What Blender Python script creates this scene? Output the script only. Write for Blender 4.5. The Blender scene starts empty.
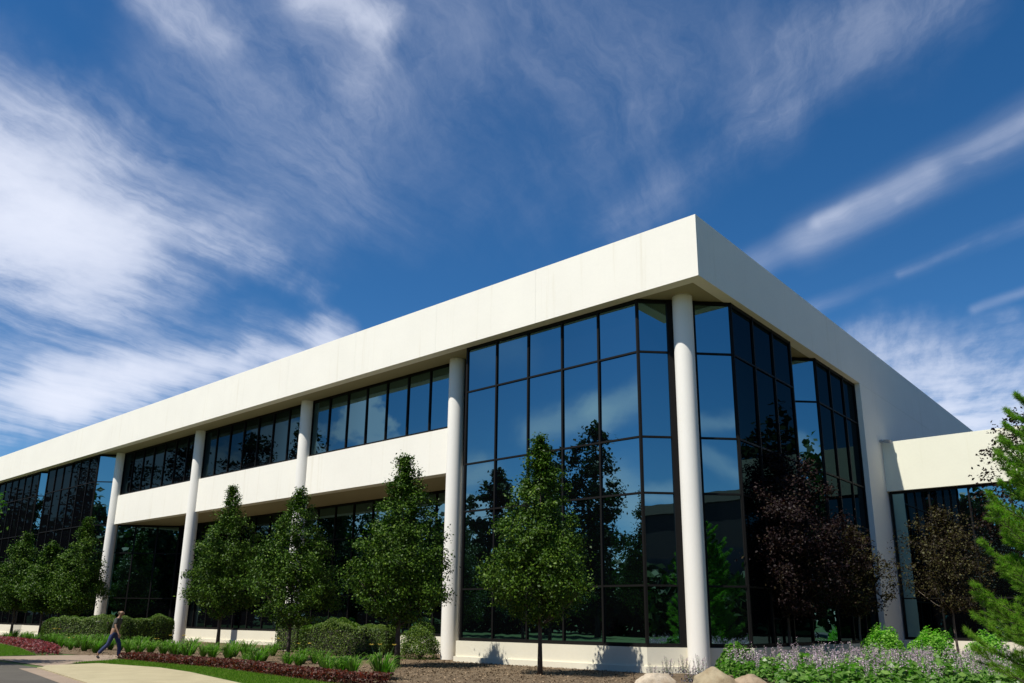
import bpy, bmesh, math, random
import numpy as np
from mathutils import Vector, Matrix
R = math.radians
random.seed(7)
rng = np.random.default_rng(11)
scene = bpy.context.scene
col = scene.collection

# ------------------------------------------------------------------ helpers
def tag(o, label=None, cat=None, group=None, kind=None):
    if label: o['label'] = label
    if cat: o['category'] = cat
    if group: o['group'] = group
    if kind: o['kind'] = kind
    return o

def empty(name, loc=(0, 0, 0), rz=0.0):
    o = bpy.data.objects.new(name, None)
    o.location = loc
    o.rotation_euler = (0, 0, rz)
    o.empty_display_size = 0.3
    col.objects.link(o)
    return o

def mesh_obj(name, verts, faces, mat, parent=None, smooth=False):
    me = bpy.data.meshes.new(name)
    me.from_pydata([tuple(v) for v in verts], [], [tuple(f) for f in faces])
    me.update()
    if smooth:
        me.polygons.foreach_set('use_smooth', [True] * len(me.polygons))
    me.materials.append(mat)
    o = bpy.data.objects.new(name, me)
    col.objects.link(o)
    if parent: o.parent = parent
    return o

def quads_obj(name, V, mat, parent=None, n=4):
    """V: (N, n, 3) array, one face per row"""
    V = np.asarray(V, dtype=np.float32)
    N = V.shape[0]
    me = bpy.data.meshes.new(name)
    me.vertices.add(N * n)
    me.vertices.foreach_set('co', V.reshape(-1))
    me.loops.add(N * n)
    me.loops.foreach_set('vertex_index', np.arange(N * n, dtype=np.int32))
    me.polygons.add(N)
    me.polygons.foreach_set('loop_start', np.arange(0, N * n, n, dtype=np.int32))
    me.polygons.foreach_set('loop_total', np.full(N, n, dtype=np.int32))
    me.update(calc_edges=True)
    me.validate()
    me.materials.append(mat)
    o = bpy.data.objects.new(name, me)
    col.objects.link(o)
    if parent: o.parent = parent
    return o

class MB:
    def __init__(self): self.v = []; self.f = []
    def prism(self, poly, z0, z1):
        n = len(poly); b = len(self.v)
        area = sum(poly[i][0] * poly[(i + 1) % n][1] - poly[(i + 1) % n][0] * poly[i][1] for i in range(n))
        if area < 0: poly = poly[::-1]
        for z in (z0, z1):
            for p in poly: self.v.append((p[0], p[1], z))
        self.f.append(tuple(b + i for i in range(n))[::-1])
        self.f.append(tuple(b + n + i for i in range(n)))
        for i in range(n):
            j = (i + 1) % n
            self.f.append((b + i, b + j, b + n + j, b + n + i))
        return self
    def box(self, x0, x1, y0, y1, z0, z1):
        return self.prism([(x0, y0), (x1, y0), (x1, y1), (x0, y1)], z0, z1)
    def quad(self, a, b, c, d):
        k = len(self.v); self.v += [a, b, c, d]; self.f.append((k, k + 1, k + 2, k + 3)); return self
    def bar(self, p, q, w, t, nrm):
        """box bar from p to q; w across (in the plane), t along nrm"""
        p, q, nrm = Vector(p), Vector(q), Vector(nrm).normalized()
        d = (q - p).normalized(); s = d.cross(nrm).normalized()
        k = len(self.v)
        for c in (p, q):
            for a, e in ((-1, -1), (1, -1), (1, 1), (-1, 1)):
                self.v.append(tuple(c + s * a * w / 2 + nrm * e * t / 2))
        self.f += [(k, k + 3, k + 2, k + 1), (k + 4, k + 5, k + 6, k + 7)]
        for i in range(4):
            j = (i + 1) % 4
            self.f.append((k + i, k + j, k + 4 + j, k + 4 + i))
        return self
    def tube(self, pts, rad, seg=8):
        pts = [Vector(p) for p in pts]; k = len(self.v); n = len(pts)
        up = Vector((0.13, 0.31, 0.94))
        for i, p in enumerate(pts):
            d = (pts[min(i + 1, n - 1)] - pts[max(i - 1, 0)]).normalized()
            a = d.cross(up)
            if a.length < 1e-3: a = d.cross(Vector((1, 0, 0)))
            a.normalize(); b = d.cross(a)
            for s in range(seg):
                t = 2 * math.pi * s / seg
                self.v.append(tuple(p + (a * math.cos(t) + b * math.sin(t)) * rad[i]))
        for i in range(n - 1):
            for s in range(seg):
                e = (s + 1) % seg
                self.f.append((k + i * seg + s, k + (i + 1) * seg + s, k + (i + 1) * seg + e, k + i * seg + e))
        self.f.append(tuple(k + s for s in range(seg)))
        self.f.append(tuple(k + (n - 1) * seg + s for s in range(seg))[::-1])
        return self
    def build(self, name, mat, parent=None, smooth=False, bevel=0):
        o = mesh_obj(name, self.v, self.f, mat, parent, smooth)
        bm = bmesh.new(); bm.from_mesh(o.data)
        bmesh.ops.recalc_face_normals(bm, faces=bm.faces)
        bm.to_mesh(o.data); bm.free()
        if bevel:
            m = o.modifiers.new('bevel', 'BEVEL'); m.width = bevel; m.segments = 2; m.limit_method = 'ANGLE'
        return o

def copy_tree(o, parent=None):
    c = o.copy(); col.objects.link(c)
    if parent: c.parent = parent
    for ch in list(o.children): copy_tree(ch, c)
    return c

# ------------------------------------------------------------------ materials
class NT:
    def __init__(self, tree): self.t = tree; self.n = tree.nodes; self.l = tree.links
    def add(self, typ, **kw):
        nd = self.n.new(typ)
        for k, v in kw.items():
            if k.startswith('_'): nd.inputs[k[1:].replace('_', ' ')].default_value = v
            else: setattr(nd, k, v)
        return nd
    def link(self, a, b): self.l.new(a, b)
    def _in(self, sock, v):
        if hasattr(v, 'is_output') or hasattr(v, 'links'): self.l.new(v, sock)
        else: sock.default_value = v
    def math(self, op, a, b=None, c=None, clamp=False):
        nd = self.n.new('ShaderNodeMath'); nd.operation = op; nd.use_clamp = clamp
        self._in(nd.inputs[0], a)
        if b is not None: self._in(nd.inputs[1], b)
        if c is not None: self._in(nd.inputs[2], c)
        return nd.outputs[0]
    def vec(self, op, a, b=None, scale=None):
        nd = self.n.new('ShaderNodeVectorMath'); nd.operation = op
        self._in(nd.inputs[0], a)
        if b is not None: self._in(nd.inputs[1], b)
        if scale is not None: self._in(nd.inputs['Scale'], scale)
        return nd.outputs['Value'] if op in ('DOT_PRODUCT', 'LENGTH', 'DISTANCE') else nd.outputs['Vector']
    def smooth(self, v, a, b, lo=0.0, hi=1.0):
        nd = self.n.new('ShaderNodeMapRange'); nd.interpolation_type = 'SMOOTHSTEP'
        self._in(nd.inputs['Value'], v)
        nd.inputs['From Min'].default_value = a; nd.inputs['From Max'].default_value = b
        nd.inputs['To Min'].default_value = lo; nd.inputs['To Max'].default_value = hi
        return nd.outputs['Result']
    def noise(self, vec, scale, detail=4, rough=0.55, dist=0.0):
        nd = self.add('ShaderNodeTexNoise', _Scale=scale, _Detail=detail, _Roughness=rough, _Distortion=dist)
        if vec is not None: self.l.new(vec, nd.inputs['Vector'])
        return nd
    def mapping(self, vec, scale=(1, 1, 1), rot=(0, 0, 0), loc=(0, 0, 0)):
        nd = self.add('ShaderNodeMapping'); nd.inputs['Scale'].default_value = scale
        nd.inputs['Rotation'].default_value = rot; nd.inputs['Location'].default_value = loc
        self.l.new(vec, nd.inputs['Vector']); return nd.outputs['Vector']
    def mixc(self, fac, a, b):
        nd = self.n.new('ShaderNodeMix'); nd.data_type = 'RGBA'
        self._in(nd.inputs['Factor'], fac)
        self._in(nd.inputs[6], a); self._in(nd.inputs[7], b)
        return nd.outputs[2]
    def ramp(self, fac, stops):
        nd = self.n.new('ShaderNodeValToRGB'); e = nd.color_ramp.elements
        while len(e) < len(stops): e.new(0.5)
        for i, (p, c) in enumerate(stops):
            e[i].position = p; e[i].color = c if len(c) == 4 else (*c, 1)
        self._in(nd.inputs[0], fac); return nd.outputs[0]

def new_mat(name):
    m = bpy.data.materials.new(name); m.use_nodes = True
    nt = NT(m.node_tree); nt.n.clear()
    out = nt.add('ShaderNodeOutputMaterial')
    return m, nt, out

def pos(nt): return nt.add('ShaderNodeNewGeometry').outputs['Position']
def objc(nt): return nt.add('ShaderNodeTexCoord').outputs['Object']

def c4(c): return (*c, 1)

def concrete(name, base, stain=0.5, rough=0.85, streak=0.35):
    m, nt, out = new_mat(name)
    p = pos(nt)
    big = nt.noise(p, 0.45, 5, 0.6).outputs['Fac']
    fine = nt.noise(p, 9, 6, 0.7).outputs['Fac']
    st = nt.noise(nt.mapping(p, (2.6, 2.6, 0.12)), 1.0, 5, 0.65).outputs['Fac']
    v = nt.math('ADD', nt.math('MULTIPLY', nt.math('SUBTRACT', big, 0.5), 0.25 * stain),
                nt.math('MULTIPLY', nt.math('SUBTRACT', fine, 0.5), 0.16 * stain))
    stf = nt.math('MULTIPLY', nt.smooth(st, 0.56, 0.78), streak)
    c = nt.mixc(stf, c4(base), c4((base[0] * 0.78, base[1] * 0.74, base[2] * 0.64)))
    hsv = nt.add('ShaderNodeHueSaturation'); nt.link(c, hsv.inputs['Color'])
    nt.link(nt.math('ADD', v, 1.0), hsv.inputs['Value'])
    b = nt.add('ShaderNodeBsdfPrincipled', _Roughness=rough)
    b.inputs['Specular IOR Level'].default_value = 0.25
    nt.link(hsv.outputs[0], b.inputs['Base Color'])
    bump = nt.add('ShaderNodeBump', _Strength=0.25, _Distance=0.01)
    nt.link(nt.noise(p, 40, 4, 0.7).outputs['Fac'], bump.inputs['Height'])
    nt.link(bump.outputs[0], b.inputs['Normal'])
    nt.link(b.outputs[0], out.inputs['Surface'])
    return m

def simple(name, base, rough=0.6, metal=0.0, spec=0.5, var=0.0, scale=20):
    m, nt, out = new_mat(name)
    b = nt.add('ShaderNodeBsdfPrincipled', _Roughness=rough, _Metallic=metal)
    b.inputs['Specular IOR Level'].default_value = spec
    n = nt.noise(objc(nt), scale, 4, 0.6).outputs['Fac']
    k = var if var else 0.12
    nt.link(nt.mixc(n, c4([x * (1 - k) for x in base]), c4([x * (1 + k) for x in base])), b.inputs['Base Color'])
    nt.link(b.outputs[0], out.inputs['Surface'])
    return m

def leafy(name, stops, rough=0.45, trans=0.35, spec=0.4, tint=(0.5, 1.0, 0.25)):
    """leaves: colour differs from leaf to leaf, some light passes through"""
    m, nt, out = new_mat(name)
    g = nt.add('ShaderNodeNewGeometry')
    c = nt.ramp(g.outputs['Random Per Island'], stops)
    b = nt.add('ShaderNodeBsdfPrincipled', _Roughness=rough)
    b.inputs['Specular IOR Level'].default_value = spec
    nt.link(c, b.inputs['Base Color'])
    t = nt.add('ShaderNodeBsdfTranslucent')
    mul = nt.n.new('ShaderNodeMix'); mul.data_type = 'RGBA'; mul.blend_type = 'MULTIPLY'
    mul.inputs['Factor'].default_value = 1
    nt.link(c, mul.inputs[6]); mul.inputs[7].default_value = (tint[0] * 2, tint[1] * 2, tint[2] * 2, 1)
    nt.link(mul.outputs[2], t.inputs['Color'])
    mx = nt.add('ShaderNodeMixShader', _Fac=trans)
    nt.link(b.outputs[0], mx.inputs[1]); nt.link(t.outputs[0], mx.inputs[2])
    nt.link(mx.outputs[0], out.inputs['Surface'])
    return m

def ground_mat(name, c1, c2, c3, scale=3.0, fine=60, rough=0.95, bump=0.6, dist=0.02):
    m, nt, out = new_mat(name)
    p = pos(nt)
    a = nt.noise(p, scale, 6, 0.65).outputs['Fac']
    f = nt.noise(p, fine, 3, 0.7).outputs['Fac']
    c = nt.mixc(nt.smooth(a, 0.35, 0.65), c4(c1), c4(c2))
    c = nt.mixc(nt.smooth(f, 0.5, 0.75, 0, 0.8), c, c4(c3))
    b = nt.add('ShaderNodeBsdfPrincipled', _Roughness=rough)
    b.inputs['Specular IOR Level'].default_value = 0.2
    nt.link(c, b.inputs['Base Color'])
    bp = nt.add('ShaderNodeBump', _Strength=bump, _Distance=dist)
    nt.link(f, bp.inputs['Height']); nt.link(bp.outputs[0], b.inputs['Normal'])
    nt.link(b.outputs[0], out.inputs['Surface'])
    return m

def glass_mat():
    """tinted glazing: dark behind, mirror strength cut with angle like a polarising filter"""
    m, nt, out = new_mat('tinted_mirror_glass')
    g = nt.add('ShaderNodeNewGeometry')
    lw = nt.add('ShaderNodeLayerWeight', _Blend=0.5)
    f = nt.ramp(lw.outputs['Facing'], [(0.0, (0.50,) * 3), (0.20, (0.48,) * 3), (0.40, (0.36,) * 3), (0.485, (0.08,) * 3), (0.62, (0.05,) * 3), (0.8, (0.04,) * 3), (1.0, (0.30,) * 3)])  # oblique reflections dimmed here, standing in for a polarising filter
    p = pos(nt)
    bump = nt.add('ShaderNodeBump', _Strength=0.04, _Distance=0.05)
    nt.link(nt.noise(p, 0.9, 2, 0.4).outputs['Fac'], bump.inputs['Height'])
    gl = nt.add('ShaderNodeBsdfGlossy', _Roughness=0.008)
    gl.inputs['Color'].default_value = (0.36, 0.66, 0.74, 1)
    nt.link(bump.outputs[0], gl.inputs['Normal'])
    df = nt.add('ShaderNodeBsdfDiffuse'); df.inputs['Color'].default_value = (0.002, 0.0022, 0.003, 1)
    mx = nt.add('ShaderNodeMixShader')
    nt.link(f, mx.inputs[0]); nt.link(df.outputs[0], mx.inputs[1]); nt.link(gl.outputs[0], mx.inputs[2])
    nt.link(mx.outputs[0], out.inputs['Surface'])
    return m

M = {}
M['concrete'] = concrete('painted_precast_concrete', (0.81, 0.775, 0.68), 0.5, streak=0.42)
M['concrete_wing'] = concrete('painted_wing_concrete', (0.78, 0.765, 0.62), 0.5, streak=0.3)
M['soffit'] = concrete('soffit_shaded_concrete', (0.36, 0.32, 0.20), 0.4, streak=0.0)  # same concrete, with shade and olive ground bounce put into the colour
M['plinth'] = concrete('plinth_concrete', (0.70, 0.66, 0.53), 0.7, streak=0.4)
M['column'] = concrete('column_concrete', (0.80, 0.77, 0.70), 0.3, streak=0.1)
M['roofing'] = simple('roof_membrane', (0.045, 0.045, 0.045), 0.9)
M['seal'] = simple('grey_sealant', (0.42, 0.40, 0.35), 0.8)
M['frame'] = simple('bronze_mullion', (0.007, 0.0065, 0.006), 0.6, 0.0, 0.15)
M['glass'] = glass_mat()
M['ground'] = ground_mat('ground_turf', (0.05, 0.09, 0.02), (0.07, 0.11, 0.03), (0.09, 0.10, 0.05), 0.5, 20)
M['mulch'] = ground_mat('bark_mulch', (0.11, 0.077, 0.046), (0.17, 0.124, 0.077), (0.25, 0.185, 0.115), 1.3, 28, bump=0.9, dist=0.05)
M['asphalt'] = ground_mat('asphalt', (0.075, 0.068, 0.058), (0.092, 0.084, 0.070), (0.12, 0.11, 0.092), 0.7, 90, bump=0.3)
M['walk'] = ground_mat('walk_concrete', (0.33, 0.285, 0.175), (0.38, 0.33, 0.205), (0.28, 0.245, 0.155), 1.0, 50, bump=0.2)
M['path'] = ground_mat('path_paving', (0.24, 0.185, 0.135), (0.28, 0.215, 0.16), (0.21, 0.17, 0.125), 1.0, 50, bump=0.2)
M['lawn'] = ground_mat('lawn_soil', (0.055, 0.11, 0.015), (0.075, 0.14, 0.02), (0.09, 0.15, 0.03), 1.2, 60)
M['bark'] = simple('bark', (0.06, 0.047, 0.036), 0.9, var=0.5, scale=14)
M['bark_pale'] = simple('pale_bark', (0.14, 0.11, 0.085), 0.9, var=0.5, scale=14)
M['pear'] = leafy('pear_leaves', [(0, (0.018, 0.042, 0.004)), (0.5, (0.036, 0.078, 0.006)), (0.85, (0.066, 0.122, 0.009)), (1, (0.11, 0.17, 0.018))], 0.5, 0.09, 0.14)
M['farleaf'] = leafy('far_leaves', [(0, (0.016, 0.032, 0.007)), (0.6, (0.026, 0.05, 0.010)), (1, (0.045, 0.075, 0.014))], 0.6, 0.12, 0.2)
M['maple_leaf'] = leafy('maple_leaves', [(0, (0.035, 0.085, 0.014)), (0.5, (0.055, 0.125, 0.018)), (1, (0.09, 0.17, 0.03))], 0.45, 0.30, 0.35)
M['plum'] = leafy('plum_leaves', [(0, (0.008, 0.004, 0.0045)), (0.55, (0.013, 0.006, 0.0065)), (0.85, (0.022, 0.012, 0.009)), (1, (0.038, 0.028, 0.012))], 0.55, 0.12, 0.14, (0.9, 0.35, 0.2))
M['crab'] = leafy('crab_leaves', [(0, (0.012, 0.008, 0.005)), (0.45, (0.024, 0.017, 0.008)), (0.8, (0.05, 0.045, 0.014)), (1, (0.08, 0.08, 0.025))], 0.55, 0.15, 0.14, (0.8, 0.7, 0.2))
M['pine'] = leafy('pine_needles', [(0, (0.08, 0.15, 0.012)), (0.5, (0.13, 0.235, 0.018)), (1, (0.20, 0.31, 0.03))], 0.55, 0.40, 0.25)
M['hedge'] = leafy('hedge_leaves', [(0, (0.032, 0.066, 0.006)), (0.6, (0.072, 0.122, 0.010)), (1, (0.14, 0.195, 0.02))], 0.55, 0.18, 0.3)
M['lime'] = leafy('lime_leaves', [(0, (0.11, 0.24, 0.022)), (0.6, (0.15, 0.33, 0.03)), (1, (0.22, 0.40, 0.05))], 0.5, 0.35, 0.3)
M['hosta'] = leafy('hosta_leaves', [(0, (0.055, 0.12, 0.018)), (0.6, (0.10, 0.20, 0.03)), (1, (0.17, 0.28, 0.06))], 0.4, 0.30, 0.4)
M['daylily'] = leafy('daylily_blades', [(0, (0.05, 0.10, 0.012)), (0.6, (0.09, 0.175, 0.018)), (1, (0.18, 0.27, 0.04))], 0.5, 0.35, 0.3)
M['grass'] = leafy('grass_blades', [(0, (0.065, 0.12, 0.006)), (0.6, (0.095, 0.165, 0.009)), (1, (0.15, 0.21, 0.02))], 0.7, 0.35, 0.2)
M['lavender'] = leafy('lavender_petals', [(0, (0.36, 0.28, 0.34)), (0.6, (0.50, 0.41, 0.45)), (1, (0.66, 0.57, 0.58))], 0.6, 0.35, 0.2, (1, 0.8, 1))
M['sage'] = leafy('sage_leaves', [(0, (0.05, 0.05, 0.065)), (0.6, (0.075, 0.07, 0.10)), (1, (0.12, 0.11, 0.15))], 0.7, 0.2, 0.2, (0.7, 0.7, 0.9))
M['redflower'] = leafy('red_bedding', [(0, (0.05, 0.022, 0.014)), (0.6, (0.09, 0.034, 0.022)), (0.85, (0.15, 0.05, 0.035)), (1, (0.06, 0.075, 0.02))], 0.55, 0.3, 0.3, (1, 0.4, 0.3))
M['pinkflower'] = leafy('pink_bedding', [(0, (0.10, 0.025, 0.025)), (0.5, (0.17, 0.05, 0.055)), (0.9, (0.27, 0.11, 0.115)), (1, (0.07, 0.09, 0.02))], 0.55, 0.3, 0.3, (1, 0.4, 0.4))
M['yellow'] = simple('yellow_petals', (0.75, 0.55, 0.08), 0.5)
M['white_petal'] = simple('white_petals', (0.75, 0.72, 0.6), 0.5)
M['chips'] = leafy('bark_chips', [(0, (0.08, 0.055, 0.035)), (0.6, (0.17, 0.12, 0.072)), (1, (0.30, 0.22, 0.14))], 0.9, 0.0, 0.1)
M['stem'] = simple('green_stem', (0.07, 0.13, 0.03), 0.6)
M['twig'] = simple('twigs', (0.03, 0.026, 0.018), 0.9)

# ------------------------------------------------------------------ the building
ZB, ZT = 12.71, 14.95
CIN = 1.38; SP = 11.20; NB = -92.0; DEPTH = 46.0
colx = [-CIN - SP * i for i in range(5)]
B = empty('office_building', (0, 0, 0))
tag(B, 'long two storey white concrete office building with dark mirror glass and round columns', 'building')

# roof edge: precast panels with open joints, a ring 0.44 deep
fa = MB()
edges = [0.0] + [x for i in range(9) for x in (colx[0] - SP * i, colx[0] - SP * i - SP / 2)]
edges = [e for e in edges if e > NB] + [NB]
def panel(x0, x1, y0, y1):
    fa.box(min(x0, x1), max(x0, x1), y0, y1, ZB, ZT)
J = 0.002
panel(-J - CIN, 0, 0, 0.44)
for a, b in zip(edges[1:-1], edges[2:]):
    panel(b + J, a - J, 0, 0.44)
ys = [0.44, CIN + SP, CIN + 2 * SP, CIN + 3 * SP, DEPTH]
for a, b in zip(ys[:-1], ys[1:]):
    panel(-0.44, 0, a + (J if a > 1 else 0), b - J)
fascia = fa.build('roof_fascia', M['concrete'], B, bevel=0.003)
roof = MB().box(NB + 0.02, -0.42, 0.42, DEPTH - 0.02, ZB + 0.06, ZT - 0.35).build('roof', M['roofing'], B)
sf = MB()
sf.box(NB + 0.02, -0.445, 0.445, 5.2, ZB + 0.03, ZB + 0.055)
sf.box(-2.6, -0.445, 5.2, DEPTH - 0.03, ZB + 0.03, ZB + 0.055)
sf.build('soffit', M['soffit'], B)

# columns
for i, x in enumerate(colx):
    n = 40; v = []; f = []
    prof = [(0.35, -0.15), (0.35, 4.0), (0.35, 8.4), (0.35, ZB + 0.03)]
    for r, z in prof:
        for k in range(n):
            t = 2 * math.pi * k / n
            v.append((r * math.cos(t), r * math.sin(t), z))
    for a in range(len(prof) - 1):
        for k in range(n):
            e = (k + 1) % n
            f.append((a * n + k, a * n + e, (a + 1) * n + e, (a + 1) * n + k))
    o = mesh_obj('column', v, f, M['column'], B, True)
    o.location = (x, CIN, 0)
    rs = []; rf = []
    for q, (r, z) in enumerate(((0.352, 0), (0.352, 0.02))):
        for k in range(n): rs.append((r * math.cos(2 * math.pi * k / n), r * math.sin(2 * math.pi * k / n), z))
    for k in range(n): rf.append((k, (k + 1) % n, n + (k + 1) % n, n + k))
    for zz in (ZB - 0.0,):
        j = mesh_obj('joint', rs, rf, M['seal'], o, True); j.location = (0, 0, zz)

# upper storey parapet panels between columns
for i in range(1, 4):
    xr, xl = colx[i], colx[i + 1]
    m = MB()
    h = (xl + xr) / 2
    m.box(h + 0.002, xr, 1.36, 1.47, 7.68, 9.68)
    m.box(xl, h - 0.002, 1.36, 1.47, 7.68, 9.68)
    m.box(xl, xr, 1.47, 1.9, 7.684, 9.674)
    m.build('balcony_parapet', M['concrete'], B)
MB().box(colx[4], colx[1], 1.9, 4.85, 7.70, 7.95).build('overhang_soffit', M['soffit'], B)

# glazing -----------------------------------------------------------------
def glazing(name, line, zs, pane_w, parent, off=0.0, mull=0.072, end_caps=True):
    """a run of curtain wall along a polyline; facing is to the right-hand side walking along it reversed"""
    g = MB(); fr = MB()
    for (p, q) in zip(line[:-1], line[1:]):
        p, q = Vector((p[0], p[1], 0)), Vector((q[0], q[1], 0))
        L = (q - p).length; d = (q - p) / L
        nrm = Vector((d.y, -d.x, 0))
        n = max(1, round(L / pane_w))
        for k in range(n):
            a, b = p + d * (L * k / n), p + d * (L * (k + 1) / n)
            for z0, z1 in zip(zs[:-1], zs[1:]):
                tx, tz = random.gauss(0, 0.0030), random.gauss(0, 0.0024)
                w2, h2 = L / n / 2, (z1 - z0) / 2
                def c(pt, z, sx, sz): 
                    o_ = nrm * (tx * w2 * sx + tz * h2 * sz)
                    return (pt.x + o_.x, pt.y + o_.y, z)
                g.quad(c(a, z0, -1, -1), c(b, z0, 1, -1), c(b, z1, 1, 1), c(a, z1, -1, 1))
            if k > 0:
                fr.bar((a.x, a.y, zs[0]), (a.x, a.y, zs[-1]), mull, 0.12, nrm)
        for j, z in enumerate(zs):
            w = 0.12 if j in (0, len(zs) - 1) else mull * 0.9
            zz = z + (0.06 if j == 0 else (-0.06 if j == len(zs) - 1 else 0))
            a, b = p + d * 0.045, q - d * 0.045
            fr.bar((a.x, a.y, zz), (b.x, b.y, zz), w, 0.10, nrm)
        for e in (p, q):
            fr.bar((e.x, e.y, zs[0]), (e.x, e.y, zs[-1]), mull * 1.15, 0.124, nrm)
    go = g.build(name, M['glass'], parent)
    fo = fr.build('frame', M['frame'], go)
    return go

ROWS = [0.78, 2.71, 5.75, 7.68, 10.74, ZB - 0.005]
bayR = [(-12.05, 1.55), (-11.05, 1.55), (-11.05, 0.48), (-2.70, 0.48), (-0.30, 2.88), (-0.30, 8.2), (-1.38, 8.2), (-1.38, 9.9), (-0.30, 10.98), (-0.30, 16.0)]
bay = glazing('corner_bay_window', bayR, ROWS, 1.67, B)
MB().bar((-1.59, 1.59, 0.78), (-1.59, 1.59, ZB - 0.004), 1.02, 0.16, (0.7071, -0.7071, 0)).build('frame', M['frame'], bay)
def left_bay(x):
    return [(x - 10.4, 1.55), (x - 10.4, 0.48), (x - 1.06, 0.48), (x, 1.54)]
xs = -46.64
bays = []
for k in range(4):
    pl = left_bay(xs - SP * k)
    if k < 3: pl = [(xs - SP * (k + 1), 1.54)] + pl
    bays.append(glazing('bay_window', pl, ROWS, 1.62, B))
for i in range(1, 4):
    xr, xl = colx[i], colx[i + 1]
    n = 7
    glazing('strip_window', [(xl + 0.30, 1.52), (xr - 0.30, 1.52)], [9.674, ZB + 0.02], 1.55, B)
glazing('ground_floor_window', [(-46.2, 1.52), (-43.0, 4.7), (-12.2, 4.7)], [0.78, 2.71, 5.75, 7.69], 1.62, B)
MB().box(-12.3, -11.9, 1.6, 4.9, 0, 7.95).build('return_wall', M['concrete'], B)

# plinths follow the bays
def offset_line(line, d):
    out = []
    pts = [Vector((p[0], p[1])) for p in line]
    for i, p in enumerate(pts):
        ns = []
        if i > 0: e = (p - pts[i - 1]).normalized(); ns.append(Vector((e.y, -e.x)))
        if i < len(pts) - 1: e = (pts[i + 1] - p).normalized(); ns.append(Vector((e.y, -e.x)))
        if len(ns) == 1: out.append(p + ns[0] * d)
        else:
            b = (ns[0] + ns[1]).normalized(); out.append(p + b * (d / max(0.4, b.dot(ns[0]))))
    return [(p.x, p.y) for p in out]

def plinth(line, parent, z0=-0.2):
    m = MB()
    for off, za, zb_ in ((0.13, 0.2, 0.775), (0.19, z0, 0.2)):
        o = offset_line(line, off)
        inn = offset_line(line, -0.06)
        k = len(m.v)
        for a, b in zip(o, inn):
            m.v += [(a[0], a[1], za), (a[0], a[1], zb_), (b[0], b[1], zb_), (b[0], b[1], za)]
        for i in range(len(o) - 1):
            q, r = k + 4 * i, k + 4 * (i + 1)
            for s in range(4):
                t = (s + 1) % 4
                m.f.append((q + s, r + s, r + t, q + t))
        m.f.append((k, k + 1, k + 2, k + 3)); e = k + 4 * (len(o) - 1); m.f.append((e + 3, e + 2, e + 1, e))
    return m.build('plinth', M['plinth'], parent)
plinth(bayR, B)
for k in range(4): plinth(left_bay(xs - SP * k), B)
plinth([(-46.2, 1.52), (-43.0, 4.7), (-12.2, 4.7)], B)

# flat wall at the end of the right facade, flush with the roof edge
MB().box(-0.45, -0.004, 16.0, DEPTH - 0.05, -0.2, ZB - 0.002).build('side_wall', M['concrete'], B)
MB().box(NB + 0.1, -1.2, DEPTH - 0.5, DEPTH - 0.06, -0.2, ZB + 0.05).build('rear_wall', M['concrete'], B)
MB().box(NB + 0.1, NB + 0.5, 2.4, DEPTH - 0.5, -0.2, ZB + 0.05).build('end_wall', M['concrete'], B)
# inner core keeps the daylight out behind the glass
# low wing on the right
WY = 18.47
W = MB()
W.box(0.0, 44, WY + 0.59, DEPTH, 7.9, 9.6)
W.box(43.5, 44, WY + 0.7, DEPTH - 0.5, -0.2, 7.9)
W.box(0.0, 43.4, DEPTH - 0.5, DEPTH - 0.1, -0.2, 7.9)
wing = W.build('wing', M['concrete_wing'], B)
MB().box(0.02, 44, WY + 0.59, DEPTH - 0.1, 9.61, 9.75).build('roof', M['roofing'], wing)
wing['label'] = 'lower single storey wing with pale fascia'
wf = MB()
for a, b in ((0.0, 9.9), (9.9, 21.1), (21.1, 32.3), (32.3, 44.1)):
    wf.box(a + J, b - J, WY, WY + 0.58, 7.78, 10.2)
wf.build('fascia', M['concrete_wing'], wing, bevel=0.006)
def wing_glass():
    zs = [0.88, 2.73, 7.775]
    return glazing('window', [(0.12, WY + 0.22), (43.4, WY + 0.22)], zs, 1.67, wing)
wing_glass()
MB().box(0.01, 43.45, WY + 0.02, WY + 0.5, -0.2, 0.87).build('plinth', M['plinth'], wing)
# camera and floodlight on the corner
sc = MB()
sc.box(0.0, 0.12, WY - 0.30, WY - 0.16, 10.16, 10.30)
sc.bar((0.05, WY - 0.23, 10.22), (0.30, WY - 0.30, 10.20), 0.05, 0.05, (0, 0, 1))
sc.bar((0.22, WY - 0.30, 10.20), (0.55, WY - 0.42, 10.13), 0.16, 0.15, (0, 0, 1))
sc.build('security_camera', simple('camera_housing', (0.35, 0.35, 0.34), 0.5), B)

# ------------------------------------------------------------------ the ground
def sheet(name, poly, z, mat, kind='structure', sub=0):
    o = mesh_obj(name, [(p[0], p[1], z) for p in poly], [tuple(range(len(poly)))], mat)
    bm = bmesh.new(); bm.from_mesh(o.data)
    bmesh.ops.recalc_face_normals(bm, faces=bm.faces)
    if bm.faces[:][0].normal.z < 0: bmesh.ops.reverse_faces(bm, faces=bm.faces)
    bmesh.ops.triangulate(bm, faces=bm.faces)
    bm.to_mesh(o.data); bm.free()
    tag(o, kind=kind)
    return o
sheet('ground', [(-700, -700), (700, -700), (700, 700), (-700, 700)], -0.012, M['ground'])
sheet('planting_bed', [(-30, -8.5), (-21.5, -8.2), (-20.52,-8.26), (-16.78,-8.52), (-13.01,-8.40), (-8.45,-9.21), (-5.63,-9.64), (2, -10.5), (9, -9), (13, 4), (40, 12), (44, 19), (-1, 19), (-1, 6), (-3, 4), (-12, 5.2), (-80, 5.2), (-80, -4.5), (-46, -5.2)], 0.0, M['mulch'])
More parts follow.
